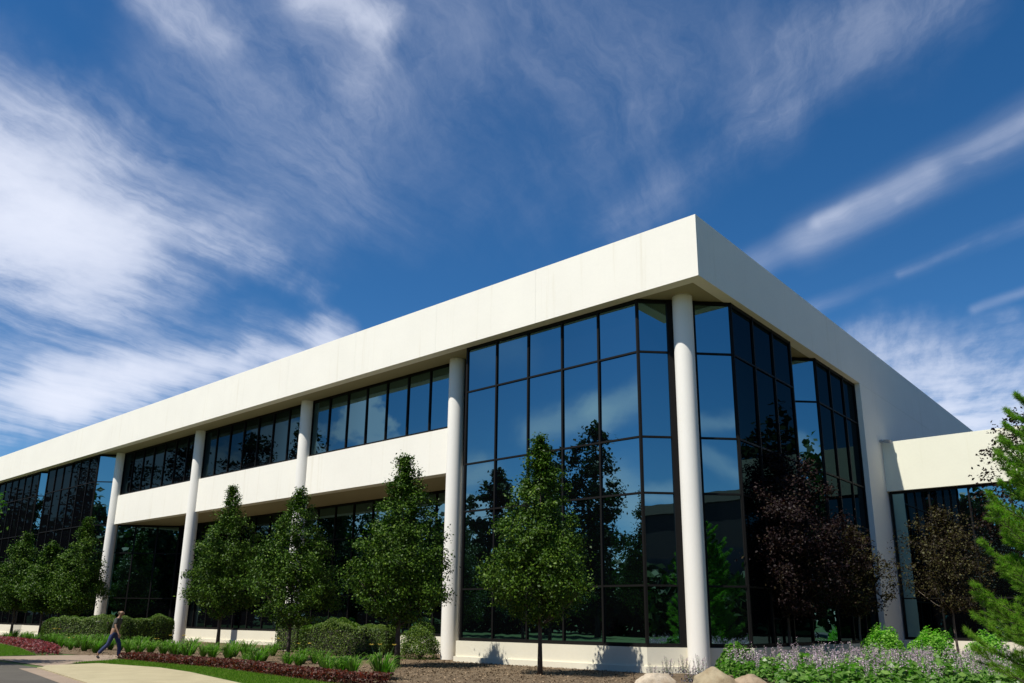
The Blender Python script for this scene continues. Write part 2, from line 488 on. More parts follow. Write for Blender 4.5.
sheet('road', [(-120, -13.5), (-21, -12.2), (-16.31,-12.51), (-13.24,-13.07), (-9.46,-13.80), (-5.5, -15.2), (4, -15.2), (30, -15.2), (120, -13), (120, -21.5), (-120, -22)], -0.004, M['asphalt'])
sheet('path', [(-120, -13.3), (-25.5, -12.0), (-21.5, -11.9), (-16.98,-12.11), (-18.38,-10.60), (-19.77,-8.51), (-23.23,-6.99), (-24.34,-9.05), (-24.52,-11.07), (-120, -9)], 0.004, M['path'])
walk_low = [(-16.31,-12.51), (-13.24,-13.07), (-9.46,-13.80), (-5.5, -15.0), (40, -14.6)]
walk_up = [(40, -12), (-3, -12.2), (-7.32,-11.09), (-11.83,-10.03), (-14.38,-9.69), (-17.83,-10.10), (-17.52,-11.91)]
sheet('sidewalk', walk_low + walk_up, 0.008, M['walk'])
gut = [(-16.31,-12.51), (-13.24,-13.07), (-9.46,-13.80), (-5.5, -15.0), (40, -14.6)]
sheet('gutter', gut + [(p[0] - 0.15, p[1] - 0.55) for p in gut[::-1]], 0.001, M['path'])
kb = MB()
kk = [Vector((*p, 0)) for p in walk_low]
for a, b in zip(kk[:-1], kk[1:]):
    d = (b - a).normalized(); n_ = Vector((d.y, -d.x, 0))
    kb.bar((a.x, a.y, -0.02), (b.x - d.x * 0.01, b.y - d.y * 0.01, -0.02), 0.16, 0.10, (0, 0, 1))
tag(kb.build('kerb', M['walk']), kind='structure')
lawn_front = [(-18.19,-10.87), (-17.72,-10.15), (-14.28,-9.74), (-11.75,-10.07), (-7.26,-11.13), (-3, -12.0), (3, -11.8), (2, -10.5), (-5.63,-9.64), (-8.29,-9.31), (-12.56,-8.66), (-16.21,-8.80), (-19.47,-8.72)]
sheet('lawn', lawn_front, 0.012, M['lawn'])
lawn_left = [(-39.13,-6.56), (-32.22,-7.85), (-24.89,-9.67), (-24.69,-11.02), (-60, -11.4), (-80, -10), (-80, -5.6)]
sheet('lawn', lawn_left, 0.012, M['lawn'])

def inside(poly, P):
    x, y = P[:, 0], P[:, 1]; r = np.zeros(len(P), bool); n = len(poly)
    for i in range(n):
        x0, y0 = poly[i]; x1, y1 = poly[(i + 1) % n]
        if y0 == y1: continue
        c = ((y0 > y) != (y1 > y)) & (x < (x1 - x0) * (y - y0) / (y1 - y0) + x0)
        r ^= c
    return r
def scatter(poly, n):
    q = np.array(poly); lo, hi = q.min(0), q.max(0); out = []
    tot = 0
    while tot < n:
        P = lo + (hi - lo) * rng.random((n * 2, 2)); P = P[inside(poly, P)]
        out.append(P); tot += len(P)
    return np.concatenate(out)[:n]
def blades(P, z, h, w, lean=0.5):
    n = len(P); a = rng.random(n) * 2 * np.pi; hh = h * (0.6 + 0.8 * rng.random(n))
    s = np.stack([np.cos(a), np.sin(a), 0 * a], 1) * (w / 2)
    b = np.concatenate([P, np.full((n, 1), z)], 1)
    l = rng.normal(0, lean, (n, 2)) * hh[:, None]
    t = b + np.concatenate([l, hh[:, None]], 1)
    return np.stack([b - s, b + s, t], 1)
near = [p for p in lawn_front]
gr = quads_obj('grass', np.concatenate([blades(scatter(near, 42000), 0.012, 0.05, 0.012), blades(scatter([(-39.13,-6.56), (-32.22,-7.85), (-24.89,-9.67), (-24.69,-11.02), (-36, -11), (-48, -6)], 26000), 0.012, 0.05, 0.016)]), M['grass'], n=3)
tag(gr, kind='stuff')

def leaves(C, size, up=0.3, aspect=0.6, out=None, jit=0.35):
    """diamond leaves at centres C; normals random, biased up and along out"""
    n = len(C)
    N = rng.normal(0, 1, (n, 3)); N[:, 2] = N[:, 2] + up * 2
    if out is not None: N += out
    N /= np.linalg.norm(N, axis=1)[:, None] + 1e-9
    T = rng.normal(0, 1, (n, 3)); T -= (T * N).sum(1)[:, None] * N
    T /= np.linalg.norm(T, axis=1)[:, None] + 1e-9
    Bv = np.cross(N, T)
    s = size * (1 - jit + 2 * jit * rng.random(n))[:, None]
    L, Wd = T * s * 0.5, Bv * s * 0.5 * aspect
    fold = N * s * 0.10
    return np.stack([C - L, C + Wd + fold - L * 0.1, C + L, C - Wd + fold - L * 0.1], 1)

ch = scatter([(-8.43,-8.58), (-12.90,0.10), (-4.28,2.51), (-0.42,-3.68), (-5.63,-9.64)], 5000)
ch2 = scatter([(-40, -7), (-12, -9.2), (-5, -9), (-8, -1), (-40, 0.5)], 5000)
ch = np.concatenate([ch, ch2])
chips = quads_obj('wood_chips', leaves(np.concatenate([ch, np.full((len(ch), 1), 0.02)], 1), 0.075, 1.5, 0.5), M['chips'])
tag(chips, kind='stuff')

# ------------------------------------------------------------------ trees
def crown_pts(h0, h1, rad, n_clump, per, prof, cs, seed, squash=1.0, shell=0.45):
    g = np.random.default_rng(seed)
    C = []; K = []
    while len(K) < n_clump:
        t = g.random()
        r = prof(t)
        if g.random() > r ** 0.9 + 0.04: continue
        q = (shell + (1 - shell) * g.random()) if g.random() < 0.75 else g.random() * shell
        a = g.random() * 2 * np.pi
        wob = 1 + 0.16 * math.sin(3 * a + seed) * math.sin(5 * t + seed * 2) + g.normal(0, 0.05)
        K.append((math.cos(a) * r * rad * q * wob, math.sin(a) * r * rad * q * wob, h0 + (h1 - h0) * t))
    for q in range(n_clump // 14):
        t = 0.80 + 0.19 * (q + 0.5) / (n_clump // 14)
        K.append((g.normal(0, 0.25) * rad * prof(t), g.normal(0, 0.25) * rad * prof(t), h0 + (h1 - h0) * t))
    K = np.array(K)
    for k in K:
        rl = prof((k[2] - h0) / (h1 - h0))
        m = int(per * (0.6 + 0.8 * g.random()) * (0.45 + 0.6 * rl))
        c = cs * (0.55 + 0.5 * g.random()) * (0.5 + 0.5 * rl)
        C.append(k + g.normal(0, 1, (m, 3)) * (c, c, c * 0.75))
    return K, np.concatenate(C)

def trunk_mesh(h, r0, K, seed, limbs=14, lean=0.05, first=0.25, top=0.9, zmin=0.5):
    g = random.Random(seed); m = MB()
    pts = [(g.gauss(0, lean) * i / 7, g.gauss(0, lean) * i / 7, -0.1 + (h * top + 0.1) * i / 7) for i in range(8)]
    pts[0] = (0, 0, -0.1)
    rad = [r0 * (1.25 if i == 0 else 1) * (1 - 0.9 * i / 7) for i in range(8)]
    m.tube(pts, rad, 8)
    idx = list(range(len(K))); g.shuffle(idx)
    for k in idx[:limbs]:
        e = Vector(K[k]); hr = math.hypot(e.x, e.y)
        z = max(zmin, e.z - hr * g.uniform(0.8, 1.3))
        if e.z < z + 0.1: continue
        i = min(6, max(0, int((z + 0.1) / (h * top + 0.1) * 7)))
        f_ = min(1, max(0, (z + 0.1) / (h * top + 0.1) * 7 - i))
        s = Vector(pts[i]).lerp(Vector(pts[i + 1]), f_)
        rr = max(0.012, rad[i] * 0.45)
        mid = s.lerp(e, 0.5) + Vector((g.gauss(0, 0.06), g.gauss(0, 0.06), -0.10 * hr))
        m.tube([s, s.lerp(mid, 0.5), mid, e], [rr, rr * 0.8, rr * 0.6, 0.008], 5)
    return m

def prof_pear(t): 
    return max(0.02, (min(1, t / 0.20) ** 0.55) * (1 - max(0, (t - 0.20) / 0.80) ** 1.3 * 0.94))
def prof_round(t): return max(0.05, math.sin(math.pi * min(1, 0.08 + t * 0.92)) ** 0.6)
def prof_broad(t): return max(0.05, math.sin(math.pi * (0.12 + 0.86 * t)) ** 0.55)

DENS = {'pear': 1.25}
def tree(name, loc, h0, h1, rad, label, cat='tree', mat='pear', n=120, per=60, size=0.10, cs=0.22, seed=1, prof=prof_pear, r0=0.07, bark='bark', group=None, up=0.35, aspect=0.6, limbs=14, leanxy=(0, 0), shell=0.45):
    o = empty(name, (loc[0], loc[1], 0))
    tag(o, label, cat, group)
    K, C = crown_pts(h0, h1, rad * (1.06 if mat == 'pear' else 1), n, per * DENS.get(mat, 1), prof, cs, seed, shell=shell)
    out = C - np.array([0, 0, (h0 + h1) / 2]); out /= np.linalg.norm(out, axis=1)[:, None] + 1e-6
    sh = np.clip((C[:, 2:3]) / h1, 0, 1) * np.array([[leanxy[0], leanxy[1], 0]])
    C = C + sh
    quads_obj('crown', leaves(C, size, up, aspect, out * 0.8), M[mat], o)
    trunk_mesh(h1, r0, K, seed, limbs=limbs, zmin=h0 * 0.97).build('trunk', M[bark], o, True)
    return o

ROWG = 'pear trees planted along the front'
tree('pear_tree', (-4.30,-3.01), 1.45, 7.25, 1.56, 'bright green pear tree on a thin bare trunk in front of the tall corner window', n=290, per=110, seed=3, r0=0.075, size=0.088, cs=0.21)
tree('pear_tree', (-9.95,-3.68), 1.35, 7.25, 1.75, 'largest pyramid shaped pear tree on a dark trunk beside the rounded shrub', n=300, per=105, seed=5, r0=0.10, size=0.09, cs=0.23)
tree('pear_tree', (-15.93,-3.97), 1.2, 6.6, 1.75, 'green pear tree with its crown in front of the middle column', n=250, per=100, seed=9, r0=0.075, size=0.092, cs=0.22)
tree('pear_tree', (-25.82,-1.30), 1.5, 8.0, 1.85, 'tall narrow pear tree just right of the column with the lit foot', n=260, per=100, seed=12, r0=0.09, size=0.10, cs=0.24)

tree('pear_tree', (-42.93,-1.53), 1.6, 7.6, 1.75, 'pear tree with a pointed top in front of the angled bay, far left', n=240, per=85, seed=21, r0=0.09, size=0.12, cs=0.27)
tree('pear_tree', (-45.82,-2.35), 1.7, 6.2, 1.5, 'shorter pear tree squeezed between two taller ones above pink flowers', n=170, per=85, seed=22, r0=0.08, size=0.12, cs=0.27)
tree('pear_tree', (-48.76,-3.01), 1.7, 6.9, 1.95, 'broad pear tree at the left edge above the white plinth', n=220, per=85, seed=23, r0=0.09, size=0.12, cs=0.27)
tree('maple_tree', (-20.9, -15.1), 1.9, 6.6, 2.15, 'roadside maple whose leaf tips just reach in at the left edge', n=170, per=90, seed=24, r0=0.10, size=0.13, cs=0.3, mat='maple_leaf', prof=prof_round)

tree('purple_plum_tree', (-0.20,5.78), 1.9, 7.6, 2.5, 'largest dark purple leaved tree, in front of the angled right hand bays', n=420, per=125, seed=31, r0=0.06, size=0.095, cs=0.25, mat='plum', prof=prof_broad, shell=0.3)
tree('purple_plum_tree', (1.31,8.56), 1.9, 5.1, 1.35, 'small bronze green tree beside the flat concrete end wall', n=140, per=75, seed=32, r0=0.05, size=0.095, cs=0.22, mat='crab', prof=prof_round, bark='bark_pale', shell=0.2)
tree('purple_plum_tree', (3.41,13.15), 2.1, 6.1, 1.9, 'bronze leaved tree on a forked pale trunk before the wing windows', n=160, per=75, seed=33, r0=0.055, size=0.095, cs=0.25, mat='crab', prof=prof_round, bark='bark_pale', shell=0.15)
tree('purple_plum_tree', (7.84,2.86), 2.9, 7.4, 1.3, 'purple leaved tree mostly hidden by the pine at the right edge', n=80, per=50, seed=34, r0=0.06, size=0.10, cs=0.22, mat='plum', prof=prof_round)

# young white pine on the right
def pine_tree(loc, h, label, seed=5):
    o = empty('pine_tree', (loc[0], loc[1], 0)); tag(o, label, 'tree')
    g = np.random.default_rng(seed); m = MB()
    m.tube([(0, 0, -0.1), (0.03, 0, h * 0.35), (0.0, 0.03, h * 0.7), (0, 0, h)], [0.095, 0.075, 0.045, 0.012], 8)
    nd = []
    def needles(p, dvec, n, ln):
        dvec = dvec / np.linalg.norm(dvec)
        v = g.normal(0, 1, (n, 3)); v = v / np.linalg.norm(v, axis=1)[:, None] * 0.75 + dvec * 0.75
        v /= np.linalg.norm(v, axis=1)[:, None]
        b = p + g.normal(0, 0.012, (n, 3)) - dvec * (g.random((n, 1)) * 0.13)
        s = np.cross(v, g.normal(0, 1, (n, 3))); s /= np.linalg.norm(s, axis=1)[:, None]
        L = ln * (0.7 + 0.5 * g.random((n, 1)))
        w_ = 0.0036
        nd.append(np.stack([b - s * w_, b + s * w_, b + v * L], 1))
    z = 0.55; k = 0
    while z < h - 0.15:
        t = z / h
        nb = 7 if t < 0.8 else 4
        for j in range(nb):
            a = k * 2.4 + j * 2 * math.pi / nb + g.normal(0, 0.2)
            L = (1.80 * (1 - t) ** 0.66 + 0.2) * (0.75 + 0.45 * g.random())
            el = 0.10 + 0.65 * t + g.normal(0, 0.08)
            pts = []
            for q in range(6):
                f = q / 5
                pts.append(np.array([math.cos(a) * L * f, math.sin(a) * L * f, z + L * (math.tan(el) * f * 0.6 - 0.12 * math.sin(f * 3.1) + 0.22 * f ** 3)]))
            m.tube(pts, [0.022 * (1 - 0.75 * t), 0.018 * (1 - 0.7 * t), 0.013, 0.010, 0.007, 0.004], 5)
            ax = pts[-1] - pts[0]
            needles(pts[-1], pts[-1] - pts[-2], 90, 0.10)
            for q in (1.4, 1.9, 2.3, 2.8, 3.2, 3.6, 4.0, 4.3, 4.6):
                i = int(q); base = pts[i] + (pts[i + 1] - pts[i]) * (q - i)
                for sgn in (-1, 1):
                    sl = L * (0.10 + 0.30 * (1 - q / 5)) * (0.7 + 0.6 * g.random())
                    side = np.array([-math.sin(a), math.cos(a), 0]) * sgn
                    dv = ax / np.linalg.norm(ax) * 0.75 + side * 0.8 + np.array([0, 0, 0.25 + g.normal(0, 0.2)])
                    dv /= np.linalg.norm(dv)
                    tip = base + dv * sl
                    m.tube([base, (base + tip) / 2 + np.array([0, 0, -0.02]), tip], [0.007, 0.005, 0.003], 4)
                    needles(tip, dv, 95, 0.10)
                    if sl > 0.22: needles(base + dv * sl * 0.55, dv, 65, 0.09)
        z += 0.30 + 0.06 * g.random(); k += 1
    needles(np.array([0, 0, h]), np.array([0, 0, 1.0]), 90, 0.1)
    quads_obj('crown', np.concatenate(nd), M['pine'], o, n=3)
    m.build('trunk', M['bark'], o, True)
pine_tree((9.30,-3.69), 6.1, 'young long needled light green pine at the right edge')

# ------------------------------------------------------------------ hedges and shrubs
def lump(poly_or_box, n, seed):
    pass
def hedge(name, a, b, depth, h, label, mat='hedge', n=9000, size=0.07, mounds=(), group=None, cat='hedge', seed=1):
    """trimmed hedge between ground points a and b"""
    g = np.random.default_rng(seed)
    a, b = Vector((*a, 0)), Vector((*b, 0)); L = (b - a).length
    o = empty(name, (a + b) / 2, math.atan2(b.y - a.y, b.x - a.x)); tag(o, label, cat, group)
    P = g.random((n, 3)) * 2 - 1
    # push most points to the skin of a rounded box
    face = g.integers(0, 5, n); sk = 1 - 0.16 * g.random(n) ** 1.5
    P[face == 0, 1] = -sk[face == 0]; P[face == 1, 1] = sk[face == 1]
    P[face == 2, 2] = sk[face == 2]; P[face == 3, 2] = sk[face == 3]
    e = face == 4; P[e, 0] = np.sign(P[e, 0]) * sk[e]
    q = np.abs(P); pw = 6.0
    nr = (q ** pw).sum(1) ** (1 / pw); f = np.maximum(1, nr); P /= f[:, None]
    x = P[:, 0] * L / 2
    wob = 0.03 * np.sin(x * 3.1 + seed) + 0.03 * np.sin(x * 7.3 + 2 * seed) + 0.03 * np.sin(P[:, 1] * 5 + x * 2)
    top = h * (1 + wob)
    for (mx, mw_, mh) in mounds: top = top + mh * np.exp(-((x - mx) / mw_) ** 2)
    X = np.stack([x, P[:, 1] * depth / 2 * (1 + wob * 0.8), (P[:, 2] * 0.5 + 0.5) * top + 0.02], 1)
    nrm = np.sign(P) * q ** 3 * 1.6
    quads_obj('foliage', leaves(X, size, 0.25, 0.65, nrm), M[mat], o)
    m = MB(); 
    m.box(-L / 2 + 0.12, L / 2 - 0.12, -depth / 2 + 0.13, depth / 2 - 0.13, 0.1, h * 0.86)
    for k in range(max(2, int(L / 0.5))):
        xx = -L / 2 + 0.2 + (L - 0.4) * k / max(1, int(L / 0.5) - 1)
        m.tube([(xx, 0, -0.05), (xx + 0.03, 0.02, 0.2)], [0.03, 0.02], 5)
    m.build('branches', M['twig'], o)
    return o
hedge('hedge', (-19.47,-0.79), (-14.73,0.34), 1.1, 1.25, 'trimmed green hedge with a low mound on top, left of the big pear trunk', n=24000, size=0.058, mounds=((-0.6, 0.7, 0.22),), seed=3)
hedge('hedge', (-22.70,0.17), (-21.18,0.41), 1.0, 1.5, 'short dark hedge block standing in shade against the middle column', n=6000, size=0.06, seed=8)
hedge('hedge', (-39.80,-4.12), (-35.61,-2.05), 1.2, 1.4, 'long yellow green hedge at the left, partly shaded by trunks', n=22000, size=0.068, mounds=((1.5, 0.5, 0.15),), seed=4)
hedge('hedge', (-33.34,-2.97), (-32.63,-0.20), 1.2, 1.35, 'hedge with bumpy rounded top behind the walking person', n=20000, size=0.068, mounds=((-1.5, 0.6, 0.15), (0.6, 0.6, 0.22), (2.2, 0.5, 0.15)), seed=5)

def mound(name, loc, r, h, label, mat, n=4500, size=0.08, seed=1, cat='shrub', group=None, z=0.0):
    g = np.random.default_rng(seed)
    o = empty(name, (loc[0], loc[1], z)); tag(o, label, cat, group)
    v = g.normal(0, 1, (n, 3)); v /= np.linalg.norm(v, axis=1)[:, None]
    v[:, 2] = np.abs(v[:, 2]) * 1.0 - 0.25 * (g.random(n) < 0.3)
    lob = 1 + 0.10 * np.sin(4 * np.arctan2(v[:, 1], v[:, 0]) + seed) + 0.09 * np.sin(9 * v[:, 2] + 3 * np.arctan2(v[:, 1], v[:, 0]) + seed)
    rad = (1 - 0.28 * g.random(n) ** 1.6) * lob
    X = v * rad[:, None] * np.array([r, r, h * 0.85]) + np.array([0, 0, h * 0.15])
    X[:, 2] = np.maximum(X[:, 2], 0.03)
    quads_obj('foliage', leaves(X, size, 0.4, 0.65, v * 1.2), M[mat], o)
    m = MB()
    for k in range(9):
        a = k * 2.4; m.tube([(0.02 * k, 0, -0.05), (math.cos(a) * r * 0.35, math.sin(a) * r * 0.35, h * 0.4), (math.cos(a) * r * 0.7, math.sin(a) * r * 0.7, h * 0.65)], [0.02, 0.015, 0.006], 5)
    m.build('branches', M['twig'], o)
    return o
mound('shrub', (-13.51,0.61), 0.82, 1.35, 'rounded green shrub between the big pear trunk and the white column', 'hedge', 9500, 0.06, 3)
mound('shrub', (2.60,6.73), 0.76, 1.42, 'bright lime green round shrub below the flat end wall', 'lime', 7500, 0.08, 4)
mound('shrub', (3.92,7.55), 0.80, 1.36, 'bright lime green round shrub below the bronze tree and wing windows', 'lime', 7500, 0.08, 5)
mound('shrub', (5.24,9.13), 0.72, 1.30, 'bright lime green round shrub close to the pine', 'lime', 4500, 0.085, 6)
mound('shrub', (0.86,-0.63), 0.52, 0.95, 'leafy light green shrub behind the pointed boulder', 'hosta', 2600, 0.12, 7)

def spike_plant(name, loc, n_sp, h, r, leaf, petal, seed, leaf_n=90, leaf_s=0.13, spike_from=0.4, label=None, cat='plant', group=None, z=0.0, pet_s=0.03, pet_n=26, lh=0.45):
    g = np.random.default_rng(seed)
    o = empty(name, (loc[0], loc[1], z), g.random() * 6.28); tag(o, label, cat, group)
    a = g.random(leaf_n) * 6.283; q = np.sqrt(g.random(leaf_n)) * r
    X = np.stack([np.cos(a) * q, np.sin(a) * q, lh * (0.25 + 0.75 * g.random(leaf_n)) * (1 - 0.55 * (q / r) ** 2)], 1)
    nr = np.stack([np.cos(a) * 0.8, np.sin(a) * 0.8, 0.9 + 0 * a], 1)
    quads_obj('foliage', leaves(X, leaf_s, 0.5, 0.7, nr * 1.4), M[leaf], o)
    m = MB(); pets = []
    for k in range(n_sp):
        a = g.random() * 6.283; b = r * 0.6 * g.random(); e = r * (0.3 + 0.75 * g.random()); hh = h * (0.75 + 0.35 * g.random())
        p0 = np.array([math.cos(a) * b, math.sin(a) * b, 0.05]); p1 = np.array([math.cos(a) * e, math.sin(a) * e, hh])
        pm = (p0 + p1) / 2 + np.array([0, 0, hh * 0.08])
        m.tube([p0, pm, p1], [0.006, 0.005, 0.003], 4)
        t = spike_from + (1 - spike_from) * g.random(pet_n)
        c = p0 + (p1 - p0) * t[:, None] + g.normal(0, 0.022, (pet_n, 3))
        pets.append(c)
    m.build('stem', M['stem'], o)
    quads_obj('blossoms', leaves(np.concatenate(pets), pet_s, 0.2, 0.7), M[petal], o)
    return o

# raised bed in the right foreground
bx, by = [], []
berm_poly = [(0.67,-4.74), (-0.86,0.41), (-0.02,4.34), (2.76,7.72), (6.89,11.11), (14, -6), (12, -14), (5.17,-7.12), (2.77,-6.43)]
bp = np.array(berm_poly)
c0 = bp.mean(0)
def berm_h(p):
    d_ = 1e9
    for i in range(len(bp)):
        a, b = bp[i], bp[(i + 1) % len(bp)]; ab = b - a
        h_ = np.clip(((p - a) @ ab) / (ab @ ab), 0, 1); d_ = min(d_, np.linalg.norm(p - a - ab * h_))
    ins = inside(berm_poly, np.array([p]))[0]
    t = min(1, d_ / 1.6) if ins else 0
    return 0.22 * t * t * (3 - 2 * t)
nx, ny = 46, 46
lo, hi = bp.min(0) - 0.3, bp.max(0) + 0.3
V = []; F = []
for j in range(ny):
    for i in range(nx):
        p = lo + (hi - lo) * np.array([i / (nx - 1), j / (ny - 1)])
        V.append((p[0], p[1], berm_h(p) - 0.02 if berm_h(p) == 0 else berm_h(p)))
for j in range(ny - 1):
    for i in range(nx - 1):
        k = j * nx + i; F.append((k, k + 1, k + nx + 1, k + nx))
o = mesh_obj('planting_bed', V, F, M['mulch'], None, True); tag(o, kind='structure')

hp = []
bo = [(3.03,-4.47), (2.31,-4.89)]
cand = scatter([(1.60,-2.35), (0.29,2.82), (6.73,10.16), (8.35,-1.91), (4.10,-6.46)], 3000)
for p in cand:
    if any((p[0] - q[0]) ** 2 + (p[1] - q[1]) ** 2 < 0.95 ** 2 for q in bo) or any(abs((p[0] - q[0]) * 0.755 + (p[1] - q[1]) * 0.656) < 0.6 and (p[0] - q[0]) * -0.656 + (p[1] - q[1]) * 0.755 < 0 for q in bo): continue
    if all((p[0] - q[0]) ** 2 + (p[1] - q[1]) ** 2 > 0.50 ** 2 for q in hp): hp.append((p[0], p[1]))
    if len(hp) >= 110: break
protos = []
HL = 'hosta clump with pale lavender flower spikes in the bed below the right facade'
for i, p in enumerate(hp):
    z = berm_h(np.array(p)) - 0.02
    if i < 3:
        o = spike_plant('hosta', p, 5, 0.74, 0.36, 'hosta', 'lavender', 40 + i, leaf_n=150, leaf_s=0.14, spike_from=0.6, label=HL, group='lavender spiked hostas in the right bed', z=z, lh=0.44, pet_s=0.034, pet_n=22)
        protos.append(o)
    else:
        o = copy_tree(protos[i % 3])
        o.location = (p[0], p[1], z); o.rotation_euler.z = random.random() * 6.28
        s_ = 0.85 + 0.35 * random.random(); o.scale = (s_, s_, s_)

for i, (p, s_) in enumerate([((-0.20,-3.43), 0.8), ((-1.29,-0.75), 0.9), ((-1.41,0.43), 0.9), ((-0.44,-0.38), 1.0), ((0.48,-2.65), 0.8)]):
    if i == 0: cm = spike_plant('catmint', p, 12, 0.62, 0.30, 'sage', 'lavender', 60, leaf_n=110, leaf_s=0.06, spike_from=0.35, label='greyish catmint with faded purple spikes between the boulders and the corner column', group='catmint round the corner column', pet_s=0.03, pet_n=18, lh=0.3); o = cm
    else: o = copy_tree(cm); o.location = (p[0], p[1], 0)
    o.scale = (s_, s_, s_)
def sage(p, label, seed, s_):
    o = spike_plant('sage_shrub', p, 34, 0.95, 0.55, 'sage', 'sage', seed, leaf_n=800, leaf_s=0.08, spike_from=0.2, label=label, cat='shrub', pet_s=0.06, pet_n=22, lh=0.62)
    o.scale = (s_, s_, s_)
# boulders
def boulder(loc, sx, sy, sz, label, seed, peak=0.0, colr=(0.42, 0.33, 0.21)):
    bm = bmesh.new(); bmesh.ops.create_icosphere(bm, subdivisions=5, radius=1)
    g = random.Random(seed); from mathutils import noise as mn
    off = Vector((g.uniform(0, 50), g.uniform(0, 50), 0))
    planes = [(Vector((g.gauss(0, 1), g.gauss(0, 1), g.uniform(0, 1))).normalized(), g.uniform(0.72, 0.92)) for _ in range(9)]
    for v in bm.verts:
        c = v.co.copy()
        for n_, d_ in planes:
            e = c.dot(n_) - d_
            if e > 0: c -= n_ * e * 0.85
        c *= 1 + 0.10 * mn.noise(c * 1.6 + off) + 0.04 * mn.noise(c * 5 + off) + 0.015 * mn.noise(c * 16 + off)
        if peak and c.z > 0: c.z *= 1 + peak * max(0, 1 - math.hypot(c.x, c.y))
        v.co = Vector((c.x * sx, c.y * sy, c.z * sz))
    me = bpy.data.meshes.new('boulder'); bm.to_mesh(me); bm.free()
    me.polygons.foreach_set('use_smooth', [True] * len(me.polygons))
    m, nt, out = new_mat('boulder_stone'); p = objc(nt)
    a = nt.noise(p, 2.2, 6, 0.65).outputs['Fac']; f = nt.noise(p, 14, 6, 0.7).outputs['Fac']
    cc = nt.mixc(nt.smooth(a, 0.38, 0.62), c4(colr), c4((colr[0] * 0.72, colr[1] * 0.66, colr[2] * 0.6)))
    cc = nt.mixc(nt.smooth(f, 0.5, 0.75, 0, 0.55), cc, c4((0.20, 0.17, 0.11)))
    b = nt.add('ShaderNodeBsdfPrincipled', _Roughness=0.9); nt.link(cc, b.inputs['Base Color'])
    bu = nt.add('ShaderNodeBump', _Strength=0.6, _Distance=0.03); nt.link(f, bu.inputs['Height']); nt.link(bu.outputs[0], b.inputs['Normal'])
    nt.link(b.outputs[0], out.inputs['Surface']); me.materials.append(m)
    o = bpy.data.objects.new('boulder', me); col.objects.link(o)
    o.location = (loc[0], loc[1], 0.05); o.rotation_euler = (0, 0, R(41))
    tag(o, label, 'boulder'); return o
boulder((1.43,-5.87), 0.58, 0.5, 0.44, 'smooth rounded pale boulder, leftmost of the three by the corner', 1, colr=(0.46, 0.39, 0.29))
boulder((2.31,-4.89), 0.62, 0.5, 0.38, 'pointed tan boulder with a peaked top between two lower ones', 2, 0.45, (0.31, 0.255, 0.16))
boulder((3.03,-4.47), 0.50, 0.45, 0.40, 'reddish tan boulder closest to the leafy light green shrub', 5, 0.0, (0.31, 0.235, 0.155))

# daylilies
def daylily(p, label, seed, flowers=0, s_=1.0):
    g = np.random.default_rng(seed)
    o = empty('daylily', (p[0], p[1], 0), 0); tag(o, label, 'plant', DG)
    Q = []
    for k in range(95):
        a = g.random() * 6.283; L = 0.52 * (0.6 + 0.5 * g.random()); reach = 0.42 * g.random() ** 0.6; wd = 0.016
        sd = np.array([-math.sin(a), math.cos(a), 0]) * wd
        pr = None
        for q in range(5):
            f = q / 4
            c = np.array([math.cos(a) * (0.06 + reach * f), math.sin(a) * (0.06 + reach * f), L * (math.sin(min(1.0, f * 1.0) * 2.0) / 0.95) * (1 - 0.15 * f)])
            w_ = sd * (1 - f * 0.85)
            if pr is not None: Q.append(np.stack([pr[0], pr[1], c + w_, c - w_]))
            pr = (c - w_, c + w_)
    quads_obj('foliage', np.stack(Q), M['daylily'], o)
    if flowers:
        m = MB(); fl = []
        for k in range(flowers):
            a = g.random() * 6.283; e = np.array([math.cos(a) * 0.2, math.sin(a) * 0.2, 0.62])
            m.tube([(0, 0, 0.05), e], [0.006, 0.004], 4)
            petals = MB()
            for q in range(6):
                b_ = q * math.pi / 3; c_ = np.array([math.cos(b_), math.sin(b_), 0.5]) * 0.055; s_2 = np.array([-math.sin(b_), math.cos(b_), 0]) * 0.018
                petals.quad(tuple(e), tuple(e + c_ * 0.6 - s_2), tuple(e + c_), tuple(e + c_ * 0.6 + s_2))
            mesh_obj('flower', petals.v, petals.f, M['yellow'], o)
        m.build('stem', M['stem'], o)
    o.scale = (s_, s_, s_)
    return o
DG = 'daylilies along the front bed'
spots = [(-44.48,-4.59), (-44.10,-3.84), (-40.03,-4.56), (-36.42,-5.11), (-31.94,-6.17), (-29.31,-6.70), (-27.90,-6.64), (-25.63,-7.09), (-24.89,-6.01), (-22.05,-6.87), (-23.48,-5.70), (-22.32,-5.70),
         (-19.03,-6.88), (-18.09,-6.86), (-19.84,-5.27), (-17.56,-6.15), (-17.22,-5.69), (-13.97,-6.90), (-13.27,-6.96), (-19.01,-2.60), (-11.73,-6.79), (-11.51,-6.52), (-8.60,-7.50), (-8.04,-7.49), (-7.51,-7.48), (-13.09,-4.77), (-5.83,-7.84), (-6.26,-7.22), (-28.39,-5.28), (-27.64,-4.12), (-48.66,-2.80), (-44.99,-3.21), (-41.66,-3.57), (-36.23,-4.79), (-33.11,-5.45), (-31.54,-5.53), (-29.45,-5.80), (-28.62,-5.64), (-27.61,-5.16), (-27.88,-4.49), (-26.30,-4.23), (-26.02,-3.80), (-22.52,-4.32), (-21.21,-4.12), (-19.15,-4.31), (-16.83,-5.17), (-11.48,-5.61), (-13.34,-5.10), (-15.25,-5.44), (-22.80,-4.72)]
pl = 'arching bright green daylily clump in the bed behind the red flowers'
pf = 'daylily clump with a few yellow blooms in the bed behind the red flowers'
dp = [daylily(spots[0], pl, 1), daylily(spots[1], pl, 2), daylily(spots[2], pf, 3, 3)]
